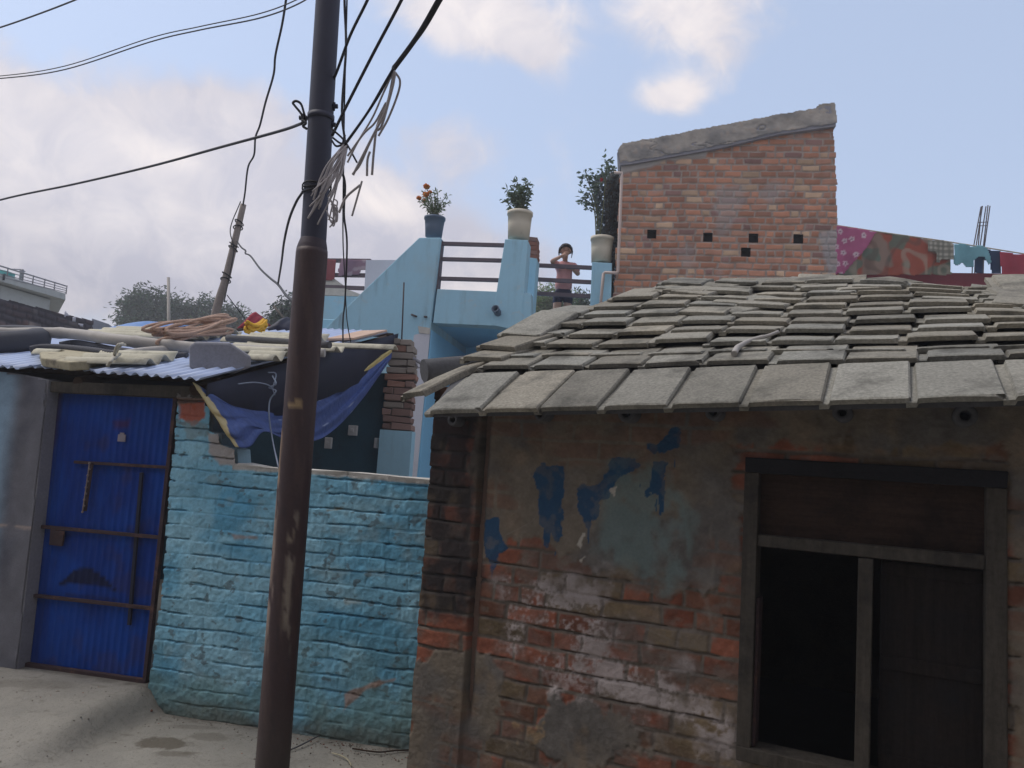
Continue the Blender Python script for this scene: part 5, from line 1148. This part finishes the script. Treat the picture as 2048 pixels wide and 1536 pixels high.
# ================================================================ UTILITY POLE AND WIRES
UY = 3.55
pc = [(0, 656), (480, 627), (502, 624), (1000, 590), (1536, 545)]
def pxc(y): return float(np.interp(y, [a for a, _ in pc], [b_ for _, b_ in pc])) if y >= 0 else 656-y*.0604
pbase = P(545, 1536, UY); pbase = pbase+(pbase-P(590, 1000, UY))*(pbase[2]/(P(590, 1000, UY)[2]-pbase[2]))
upole = thing('utility_pole', pbase, 'rusty brown steel utility pole with tangled wires in front of the blue wall', 'utility pole')
def shaft(name, y0, y1, prof, mat, top=None, paint=False):
    A_ = P(pxc(y0), y0, UY) if y0 < 1536 else pbase; B_ = P(pxc(y1), y1, UY); ax_ = norm(B_-A_); Ln = float(np.linalg.norm(B_-A_)); xx = norm(np.cross(ax_, V(0, -1, 0))); yy = np.cross(xx, ax_)
    if yy[1] > 0: yy = -yy; 
    ns = 40; nl = max(2, int(Ln/.02)) if paint else 30; vs = []; fs = []; cs = []
    T, A = np.meshgrid(np.linspace(0, 1, nl+1), np.linspace(0, 2*math.pi, ns, endpoint=False), indexing='ij')
    f1 = fbm(np.cos(A)*3+T*Ln*6, np.sin(A)*3+T*Ln*2, 701, 4); f2 = fbm(A*5, T*Ln*12, 702, 4)
    for i in range(nl+1):
        t = i/nl; c_ = A_+(B_-A_)*t; r = np.interp(t, [p[0] for p in prof], [p[1] for p in prof])
        for k in range(ns):
            a = 2*math.pi*k/ns; vs.append(c_+(xx*math.cos(a)+yy*math.sin(a))*r)
    for i in range(nl):
        for k in range(ns): k2 = (k+1) % ns; fs.append((i*ns+k, i*ns+k2, (i+1)*ns+k2, (i+1)*ns+k))
    fs.append(tuple(nl*ns+k for k in range(ns)))
    mb = MB(); mb.add(vs, fs, None, True)
    if paint:
        C = np.zeros(T.shape+(3,)); C[:] = (.055, .033, .034); C = lerp(C, (.075, .047, .043), ss(.45, .7, f1)); C = lerp(C, (.04, .028, .032), ss(.35, .2, f2)*.7)
        low_ = ss(.22, .05, T); C = lerp(C, (.062, .048, .042), low_*.8)
        # xx*cos+yy*sin: angle seen from the camera side is around pi/2; screen-right is towards a=0 or pi
        sgn = 1 if xx[0] > 0 else -1; xs_ = np.cos(A)*sgn; fr = np.sin(A) > 0
        def patch(py, hy, x0, x1, col, k=1.0, nz=.5):
            nonlocal C
            z0_ = P(pxc(py), py, UY)[2]; t0 = (z0_-A_[2])/(B_[2]-A_[2]); ht = hy/F*UY/Ln
            m = ss(1.1, .7, np.abs(T-t0)/ht+nz*(f2-.5)*2)*ss(x0-.12, x0+.08, xs_+.3*(f2-.5))*ss(x1+.12, x1-.08, xs_+.3*(f2-.5))*fr; C = lerp(C, col, m*k)
        patch(1160, 78, .18, .55, (.32, .27, .21), .75, 1.7); patch(1075, 20, .2, .45, (.34, .28, .20), .7, 1.2); patch(812, 8, -.5, .35, (.38, .27, .14), .8, .6)
        patch(1100, 130, -1.1, -.72, (.33, .25, .20), .7, 1.6); patch(900, 70, -1.1, -.78, (.36, .25, .16), .7, 1.5); patch(1240, 60, -1, -.7, (.3, .23, .19), .5, 1.4); patch(700, 120, -1.1, -.9, (.10, .06, .055), .6, 1.4)
        mb.c = [tuple(c) for c in C.reshape(-1, 3)]
    return obj(name, mb, mat, upole, smooth=None)
M['polepaint'] = material('rusted_pole_paint', attr=True, var=.12, vs=9, fine=.2, fs=70, bump=.3, bs=90, rough=.6, spec=.35)
shaft('lower_shaft', 1600, 500, [(0, .0735), (.995, .0735), (1, .072)], M['polepaint'], paint=True)
shaft('collar', 500.5, 480, [(0, .0715), (.4, .068), (1, .060)], M['pole'])
shaft('upper_shaft', 481, -700, [(0, .0595), (1, .056)], M['polegrey'])
def ring(name, y, r, h_, mat):
    c_ = P(pxc(y), y, UY); d_ = norm(P(pxc(y-50), y-50, UY)-c_); a1 = norm(np.cross(d_, V(0, 1, 0))); mb = MB(); mb.lathe(c_, [(r, -h_), (r+.006, -h_), (r+.006, h_), (r, h_)], 30, ax=(a1, np.cross(d_, a1), d_)); return obj(name, mb, mat, upole)
cl = ring('clamp', 236, .0578, .014, M['polegrey'])
for x, y in [(606, 236), (668, 213), (664, 250)]:
    mb = MB(); c_ = P(x, y, UY-.01); mb.tube([c_-V(.018, 0, 0), c_+V(.018, 0, .002)], .011, 6); mb.tube([c_+V(0, 0, -.02), c_+V(0, 0, .02)], .007, 6); obj('bolt', mb, M['navy'], cl)
def wire(name, label, pts, r, cat='cable', mat='cable', parent=None, n=9, group=None, ext=(0, 0)):
    mb = MB(); sp_ = spline([P(*p) for p in pts], n)
    if ext[0]: sp_ = [sp_[0]+norm(sp_[0]-sp_[1])*ext[0]]+sp_
    if ext[1]: sp_ = sp_+[sp_[-1]+norm(sp_[-1]-sp_[-2])*ext[1]]
    mb.tube(sp_, r, 6)
    o = obj(name, mb, M[mat], parent)
    return tag(o, label, cat, group) if parent is None else o
wire('overhead_cable', 'black cable running from the utility pole clamp out to the left', [(-160, 448, 6.8), (0, 400, 6.1), (150, 368, 5.5), (300, 333, 4.9), (450, 292, 4.25), (560, 262, 3.8), (606, 246, 3.52)], .0075, ext=(14, 0))
wire('overhead_cable', 'short black cable crossing the top left corner', [(-120, 92, 7), (0, 55, 6.6), (80, 27, 6.3), (150, 0, 6), (260, -45, 5.6)], .007, ext=(12, 9))
wire('overhead_cable', 'lower of the paired thin wires sagging across the upper left sky', [(-120, 163, 8), (0, 157, 7.5), (130, 139, 7), (300, 84, 6.4), (400, 60, 6), (520, 36, 5.6), (600, 6, 5.3), (650, -30, 5)], .0055, ext=(12, 8))
wire('overhead_cable', 'upper of the paired thin wires sagging across the upper left sky', [(-120, 158, 8), (0, 152, 7.5), (130, 132, 7), (300, 76, 6.4), (400, 53, 6), (520, 27, 5.6), (600, -4, 5.3), (650, -40, 5)], .0045, ext=(12, 8))
wire('drop_wire', 'wavy black wire dropping from the sky to the leaning post', [(580, -60, 5.4), (572, 0, 5.6), (564, 50, 5.8), (551, 110, 6.0), (547, 150, 6.2), (531, 205, 6.5), (520, 250, 6.8), (511, 275, 7), (508, 310, 7.3), (496, 335, 7.6), (490, 385, 8.0), (486, 410, 8.25)], .009, 'wire', ext=(5, 0))
wire('service_cable', 'leftmost of the three cables slanting up right from the utility pole', [(775, -90, 2.9), (735, 0, 3.1), (700, 72, 3.3), (673, 145, 3.5), (655, 185, 3.62)], .0068, ext=(7, 0))
wire('service_cable', 'middle of the three cables slanting up right from the utility pole', [(850, -100, 2.9), (803, 0, 3.05), (745, 110, 3.25), (690, 218, 3.43), (664, 272, 3.48)], .0075, ext=(7, 0))
fc = tag(empty('frayed_cable', P(787, 140, 3.2)), 'thick frayed cable at the upper right of the pole with its strands hanging apart', 'cable')
wire('sheath', '', [(935, -100, 2.85), (877, 0, 2.95), (835, 72, 3.07), (787, 138, 3.2)], .0115, parent=fc, ext=(7, 0))
wire('sheath_wire', '', [(940, -100, 2.84), (884, -2, 2.94), (842, 68, 3.06), (786, 134, 3.2)], .006, parent=fc, ext=(7, 0))
strs = [[(787, 136), (770, 165), (735, 225), (690, 288)], [(786, 140), (755, 195), (722, 245), (690, 290)], [(788, 140), (765, 190), (745, 235), (715, 285), (695, 325)], [(789, 142), (786, 170), (770, 225), (752, 260), (706, 350)], [(791, 145), (800, 162), (795, 190), (776, 238), (757, 272)],
        [(787, 150), (775, 205), (755, 250), (748, 300), (744, 350)], [(756, 252), (738, 290), (720, 330), (705, 348)], [(740, 303), (735, 320), (734, 352)], [(724, 362), (716, 390), (704, 432)], [(720, 370), (692, 395), (678, 425)], [(772, 205), (750, 245), (727, 268), (695, 312)], [(790, 150), (782, 185), (764, 250), (752, 262)]]
for i, s_ in enumerate(strs): wire('strand', '', [(x, y, 3.2+.0012*(288-y)*-1*.8+.02*(i % 3)) for x, y in s_], .0055 if i < 2 else .0048+.0008*(i % 2), mat='cable' if i < 2 else 'strand', parent=fc)
tg = tag(empty('wire_tangle', P(650, 370, 3.46)), 'tangle of frayed grey strands tied to the middle of the pole', 'wire tangle')
rt = random.Random(21)
for i in range(16):
    x1, y1 = rt.uniform(612, 668), rt.uniform(380, 450); x0, y0 = 689+rt.uniform(-5, 5), 290+rt.uniform(-3, 8)
    wire('strand', '', [(x0, y0, 3.45), ((x0+x1)/2+rt.uniform(-10, 12), (y0+y1)/2+rt.uniform(-16, 14), 3.42), (x1, y1, 3.43+rt.uniform(-.02, .02))], rt.uniform(.003, .005), mat='strand', parent=tg)
for i in range(6):
    x0, y0 = rt.uniform(655, 668), rt.uniform(395, 415); wire('strand', '', [(x0, y0, 3.46), (x0+8, y0+rt.uniform(5, 20), 3.45), (x0+rt.uniform(2, 12), y0+rt.uniform(25, 55), 3.45), (x0-rt.uniform(0, 9), y0+rt.uniform(20, 48), 3.46)], .0035, mat='strand', parent=tg)
for i in range(3):
    mb = MB(); c_ = P(pxc(372+5*i), 372+5*i, UY); mb.tube([c_+V(.066*math.cos(a), .066*math.sin(a), .012*math.sin(a*2+i)+.02*math.cos(a)) for a in np.linspace(0, 6.28, 22)], .004, 5); obj('tie_wire', mb, M['cable'], tg)
for i, s_ in enumerate([[(664, 258), (690, 283), (714, 325)], [(665, 275), (680, 286), (690, 287)], [(690, 270), (686, 288), (694, 296), (684, 296), (690, 284)], [(663, 280), (672, 292), (684, 290)]]): wire('knot_wire', '', [(x, y, 3.45) for x, y in s_], .005, parent=tg)
wire('hanging_wire', 'thicker of the two vertical wires hanging down right of the utility pole', [(690, -120, 3.4), (689, 0, 3.42), (692, 95, 3.44), (684, 220, 3.45), (690, 290, 3.46), (682, 330, 3.5), (690, 370, 3.7), (688, 430, 4.2), (694, 490, 4.8), (690, 600, 5.5), (686, 640, 5.9), (686, 688, 6.2)], .0062, 'wire', ext=(2, 0))
wire('hanging_wire', 'thinner straight wire hanging vertically just right of the utility pole', [(696, -120, 3.4), (694, 0, 3.42), (689, 200, 3.46), (687, 340, 3.6), (686, 480, 4.5), (690, 560, 5.3), (694, 640, 5.9), (703, 692, 6.3)], .004, 'wire', ext=(2, 0))
wire('loop_wire', 'black wire bowing out left from the pole and down to the slack wire', [(604, 386, 3.5), (592, 405, 3.6), (578, 440, 3.9), (568, 485, 4.3), (563, 525, 4.8), (556, 568, 5.4)], .0065, 'wire')
wire('slack_wire', 'kinked wire slanting from the leaning post down to the utility pole', [(474, 483, 8.25), (483, 495, 8.0), (491, 501, 7.8), (491, 507, 7.7), (501, 512, 7.4), (520, 537, 6.6), (540, 556, 5.9), (556, 569, 5.4), (572, 590, 4.7), (592, 606, 3.64)], .0085, 'wire')
wire('guy_wire', 'thin wire from the leaning post down to the roof in front of the trees', [(454, 590, 8.25), (475, 618, 8.4), (492, 640, 8.6)], .005, 'wire')
mb = MB()
mb.tube(spline([P(608, 246, 3.48), P(604, 230, 3.47), P(590, 212, 3.47), P(586, 206, 3.47), P(592, 202, 3.47), P(602, 208, 3.47), P(608, 226, 3.47), P(612, 240, 3.48), P(608, 250, 3.48)], 7), .006, 6)
mb.tube(spline([P(604, 240, 3.46), P(612, 246, 3.45), P(606, 252, 3.46), P(614, 258, 3.46)], 6), .006, 6)
obj('cable_loop', mb, M['cable'], upole)

# ================================================================ LEFT BACKGROUND
# brick yard wall
YW0 = P(-150, 560, 8.3); YW1 = P(186, 640, 11.2); yu = norm(V(YW1[0]-YW0[0], YW1[1]-YW0[1], 0)); yn = V(-yu[1], yu[0], 0)
yw = thing('yard_wall', V(YW1[0], YW1[1], 0), 'dark weathered brick wall receding behind the left end of the hut', 'wall')
def yardwall():
    Ln = float(np.dot(YW1-YW0, yu)); us = np.arange(0, Ln, .016); vs = np.arange(2.0, max(YW0[2], YW1[2])+.2, .016); U, Vv = np.meshgrid(us, vs)
    prof, rr, fu, fv, du, dv = bricks(U, Vv, .24, .085, 81, .012, .006, .012, .4); f1 = fbm(U*3, Vv*3, 801, 5); f2 = fbm(U*10, Vv*10, 802, 4)
    zt_ = YW0[2]+(YW1[2]-YW0[2])*U/Ln+.03*(f1-.5)
    C = np.zeros(U.shape+(3,)); C[:] = (.15, .115, .11); br = np.zeros_like(C); br[:] = (.30, .17, .14); br = lerp(br, (.22, .155, .15), ss(.4, .5, rr[0])); br = lerp(br, (.46, .36, .31), ss(.86, .88, rr[0])); C = C*(1-prof[..., None])+br*prof[..., None]; C = C*(.8+.4*f2)[..., None]
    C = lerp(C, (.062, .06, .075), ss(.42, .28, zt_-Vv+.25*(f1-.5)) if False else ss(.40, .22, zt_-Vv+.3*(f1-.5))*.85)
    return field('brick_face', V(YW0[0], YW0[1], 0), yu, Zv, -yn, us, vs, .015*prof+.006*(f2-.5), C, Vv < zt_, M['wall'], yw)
yardwall()
mb = MB(); mb.prism([zdown(YW0, 0)+yn*.01, YW0+yn*.01-Zv*.03, YW1+yn*.01-Zv*.03, zdown(YW1, 0)+yn*.01], yn*.22); obj('wall_core', mb, M['masonry'], yw)
mb = MB(); mb.prism([P(184, 637, 11.2), P(197, 641, 11.5), P(212, 652, 11.9), P(210, 700, 11.9), P(184, 700, 11.2)], V(0, .3, 0)); obj('cement_end', mb, M['concrete'], yw)
for i, (pts, lab) in enumerate([([(130, 621), (137, 625), (141, 634), (134, 634), (128, 634)], 'white plastic scrap hanging on the brick wall, topmost of three'), ([(146, 632), (151, 635), (155, 643), (146, 643), (141, 641)], 'white plastic scrap on the brick wall, middle of three'), ([(157, 645), (165, 646), (168, 653), (163, 656), (157, 652)], 'white plastic scrap on the brick wall, lowest of three')]):
    flat_poly('plastic_scrap', lab, pts, [10.25, 10.5, 10.75][i], solid((.52, .53, .60), .4, i), .03, 'plastic scrap', 'plastic scraps on the brick wall', dY=.6)
# pale building with roof railing
WY0, WY1 = 15.0, 17.0
wb0 = P(100, 600, WY1); wbl = thing('pale_building', (wb0[0], wb0[1], 0), 'pale grey building with a railed roof terrace and overhanging slab at far left', 'building')
def wpt(px, py): 
    a_ = P(0, 560, WY0); b_ = P(131, 590, WY1); n_ = norm(V(b_[1]-a_[1], -(b_[0]-a_[0]), 0)); return PL(px, py, a_, n_)
wn = norm(V(-.55, .83, 0))
mb = MB(); mb.prism([wpt(-140, 505), wpt(131, 587), wpt(131, 600), wpt(-140, 522)], wn*3); obj('roof_slab', mb, M['offwhite'], wbl, bevel=.01)
mb = MB(); a_, b_ = wpt(-140, 522)+wn*.35, wpt(103, 594)+wn*.35; mb.prism([zdown(a_, 0), a_-Zv*.01, b_-Zv*.01, zdown(b_, 0)], wn*2.5); obj('wall', mb, M['offwhite'], wbl)
M['steel'] = material('grey_steel_rail', (.24, .24, .26), var=.1, bump=0, rough=.5)
for k, (ya, yb, r) in enumerate([(489, 572, .016), (500, 577, .009), (512, 581, .009), (520, 585, .009)]):
    mb = MB(); mb.tube([wpt(-140, ya), wpt(132, yb)], r, 6); obj('railing_rail', mb, M['steel'], wbl)
for x in (-60, 14, 65, 88, 108, 132):
    mb = MB(); p_ = wpt(x, np.interp(x, [-140, 131], [506, 588])); t__ = wpt(x, np.interp(x, [-140, 132], [488, 570])); mb.tube([p_, zdown(p_, t__[2])], .012, 6); obj('railing_post', mb, M['steel'], wbl)
mb = MB(); p_ = wpt(9, 548)-wn*.03; mb.tube([p_, p_-Zv*.12, p_-Zv*.13-wn*.0], .02, 6); obj('drain_stub', mb, M['rubber'], wbl)
wp = thing('vent_post', wpt(43, 562)+wn*.3, 'grey vent post with two cross arms standing on the pale roof terrace', 'post')
mb = MB(); p_ = wpt(42, 562)+wn*.3; t__ = wpt(42, 532)+wn*.3; mb.tube([p_, zdown(p_, t__[2]-.03), zdown(p_, t__[2])], [.045, .04, .025], 10); obj('shaft', mb, M['steel'], wp)
for y in (533, 537): mb = MB(); mb.tube([wpt(21 if y == 533 else 40, y)+wn*.3, wpt(42 if y == 533 else 51, y+1)+wn*.3], .013, 6); obj('cross_arm', mb, M['steel'], wp)
mb = MB(); c_ = wpt(-3, 553)+wn*.5; hgt = 21/F*WY0; mb.lathe(c_, [(1e-4, 0), (.27, 0), (.275, hgt*.3), (.265, hgt*.32), (.275, hgt*.6), (.265, hgt*.62), (.275, hgt*.85), (.2, hgt*.97), (.1, hgt), (1e-4, hgt)], 26); tag(obj('water_tank', mb, M['teal']), 'teal plastic water tank on the pale roof terrace', 'water tank')
# trees
def tree(name, label, cat, blobs, Y, leaf, nleaf, col, trunk=None, group=None, hang=.3):
    b_ = P(trunk[0] if trunk else blobs[0][0], 700, Y); o = thing(name, (b_[0], b_[1], 0), label, cat, group); k = Y/F; lf = MB(); tm = MB()
    ctr = P(blobs[0][0], blobs[0][1], Y); tm.tube(spline([V(b_[0], b_[1], 0), V(b_[0]+.2, b_[1], b_[2]*.55), ctr-V(0, 0, .3*blobs[0][3]*k)], 6), list(np.linspace(.22, .08, 13)), 9)
    for (bx, by, rx, ry) in blobs:
        c_ = P(bx, by, Y); tm.tube([V(b_[0]+.2, b_[1], b_[2]*.55), c_*.5+V(b_[0], b_[1], b_[2]*.55)*.5+V(0, 0, .2), c_+V(0, 0, ry*k*.3)], [.12, .07, .03], 6)
        nc = max(8, int(nleaf*(rx*ry)/sum(q_[2]*q_[3] for q_ in blobs)/26))
        for i in range(nc):
            d_ = V(random.gauss(0, 1), random.gauss(0, 1), random.gauss(0, 1)); d_ = d_/np.linalg.norm(d_); r_ = random.uniform(.35, 1.0)**.5*random.choice([.7, .9, 1.0, 1.0, 1.08])
            p = c_+d_*V(rx*k, rx*k, ry*k)*r_*.93; g = random.uniform(.6, 1.45); cc_ = tuple(x*g for x in col)
            for j_ in range(26):
                q_ = p+np.clip(V(random.gauss(0, 1), random.gauss(0, 1), random.gauss(0, 1)), -1.5, 1.5)*leaf*1.05; lf.leaf(q_, d_*.6+V(random.gauss(0, .8), random.gauss(0, .8), random.gauss(-hang, .5)), leaf*.32, leaf*random.uniform(.7, 1.25), tuple(x*random.uniform(.8, 1.2) for x in cc_))
    obj('trunk', tm, M['bark'], o); obj('crown', lf, M['leaf'], o); return o
tree('mango_tree', 'taller round dark green tree behind the thin upright pole', 'tree', [(302, 628, 52, 52), (262, 628, 26, 30), (345, 640, 34, 44), (310, 660, 70, 40)], 38, .24, 15000, (.05, .08, .05))
tree('mango_tree', 'lower rounded dark green tree behind the leaning wooden post', 'tree', [(418, 634, 40, 42), (460, 648, 32, 34), (390, 655, 40, 40), (430, 668, 70, 34)], 39, .24, 12000, (.046, .075, .048))
tree('drooping_tree', 'dark green tree with drooping leaves just left of the utility pole', 'tree', [(578, 628, 24, 34), (570, 655, 24, 34)], 22, .18, 2200, (.05, .075, .055), hang=.9)
tree('roadside_bush', 'low scraggly bush with reddish shoots behind the yellow rope coil', 'bush', [(515, 652, 26, 18), (545, 655, 28, 20), (500, 660, 20, 18), (520, 672, 45, 20)], 24, .13, 2600, (.075, .075, .055))
tree('pale_tree', 'bright green tree seen between the rails behind the child', 'tree', [(1095, 600, 36, 24), (1130, 612, 46, 24), (1085, 622, 40, 30)], 26, .15, 5200, (.14, .20, .085))
tree('dark_leaved_tree', 'small dark leaved tree between the child and the third terrace pillar', 'tree', [(1160, 606, 16, 18), (1172, 615, 20, 20)], 20, .12, 700, (.05, .08, .055))
mb = MB(); mb.tube([P(547, 612, 21), P(566, 634, 21), P(585, 660, 21)], .03, 6); tag(obj('bare_branch', mb, M['bark']), 'bare grey stick slanting in front of the drooping tree', 'stick')
# ================================================================ SMALL THINGS ON THE LANE
def twig(label, pts, r, mat):
    mb = MB(); mb.tube(spline([G(x, y, r*1.0+dz) for x, y, dz in pts], 7), r, 6); return tag(obj('twig', mb, M[mat]), label, 'twig')
twig('thin dark twig lying on the lane just right of the pole', [(580, 1500, .004), (606, 1488, .012), (638, 1471, .02)], .004, 'oldwood')
twig('curved dark twig at the foot of the blue wall', [(705, 1497, .004), (730, 1501, .008), (760, 1504, .01), (790, 1501, .01), (818, 1500, .004)], .004, 'darkwood')
twig('pale straw lying on the lane below the blue wall', [(664, 1506, .004), (682, 1511, .01), (696, 1520, .006), (703, 1532, .004)], .0035, 'stone')

# grit and small stones: too many to count
rg = random.Random(77); mb = MB()
for i in range(900):
    if i < 450:
        t = rg.random(); w_ = abs(rg.gauss(0, .10)); p = HL*(1-t)+HR*t+hout*(.035+w_)
    else: p = V(rg.uniform(-3.4, .0), rg.uniform(3.4, 4.6), 0)
    X_, Y_ = p[0], p[1]
    if np.dot(V(X_, Y_, 0)-HL, hn) > -.03: continue
    gz = .14*float(ss(-1.84, -2.0, np.array(X_-.25*(Y_-4.55))))*float(ss(3.45, 4.35, np.array(Y_+.2*(X_+2.2))))
    r = rg.uniform(.002, .006)*(1.8 if rg.random() < .06 else 1); k = rg.uniform(.5, 1.3); cl = (.20*k, .18*k, .15*k) if rg.random() < .8 else (.22*k, .10*k, .07*k)
    c_ = V(X_, Y_, gz+r*.2)
    vs = [c_+V(r*rg.uniform(.7, 1.3), 0, 0), c_+V(0, r*rg.uniform(.7, 1.3), 0), c_-V(r*rg.uniform(.7, 1.3), 0, 0), c_-V(0, r*rg.uniform(.7, 1.3), 0), c_+V(0, 0, r*rg.uniform(.5, 1)), c_-V(0, 0, r)]
    mb.add(vs, [(0, 1, 4), (1, 2, 4), (2, 3, 4), (3, 0, 4), (1, 0, 5), (2, 1, 5), (3, 2, 5), (0, 3, 5)], cl)
go = obj('gravel', mb, M['attr']); tag(go, 'fine grit and crumbs of brick scattered along the foot of the blue wall', 'gravel'); go['kind'] = 'stuff'

# ================================================================ HAZE
hm = bpy.data.materials.new('haze'); hm.use_nodes = True; ht = hm.node_tree; ht.nodes.clear()
pv = ht.nodes.new('ShaderNodeVolumePrincipled'); pv.inputs['Color'].default_value = (.93, .94, .97, 1); pv.inputs['Density'].default_value = .0042; pv.inputs['Anisotropy'].default_value = .2
ho_ = ht.nodes.new('ShaderNodeOutputMaterial'); ht.links.new(pv.outputs[0], ho_.inputs['Volume'])
mb = MB(); mb.abox(-310, 310, -70, 610, -1.2, 11.5); hz_o = obj('haze', mb, hm); hz_o['kind'] = 'stuff'; hz_o['label'] = 'thin pale haze in the air over the lane and roofs'; hz_o['category'] = 'haze'
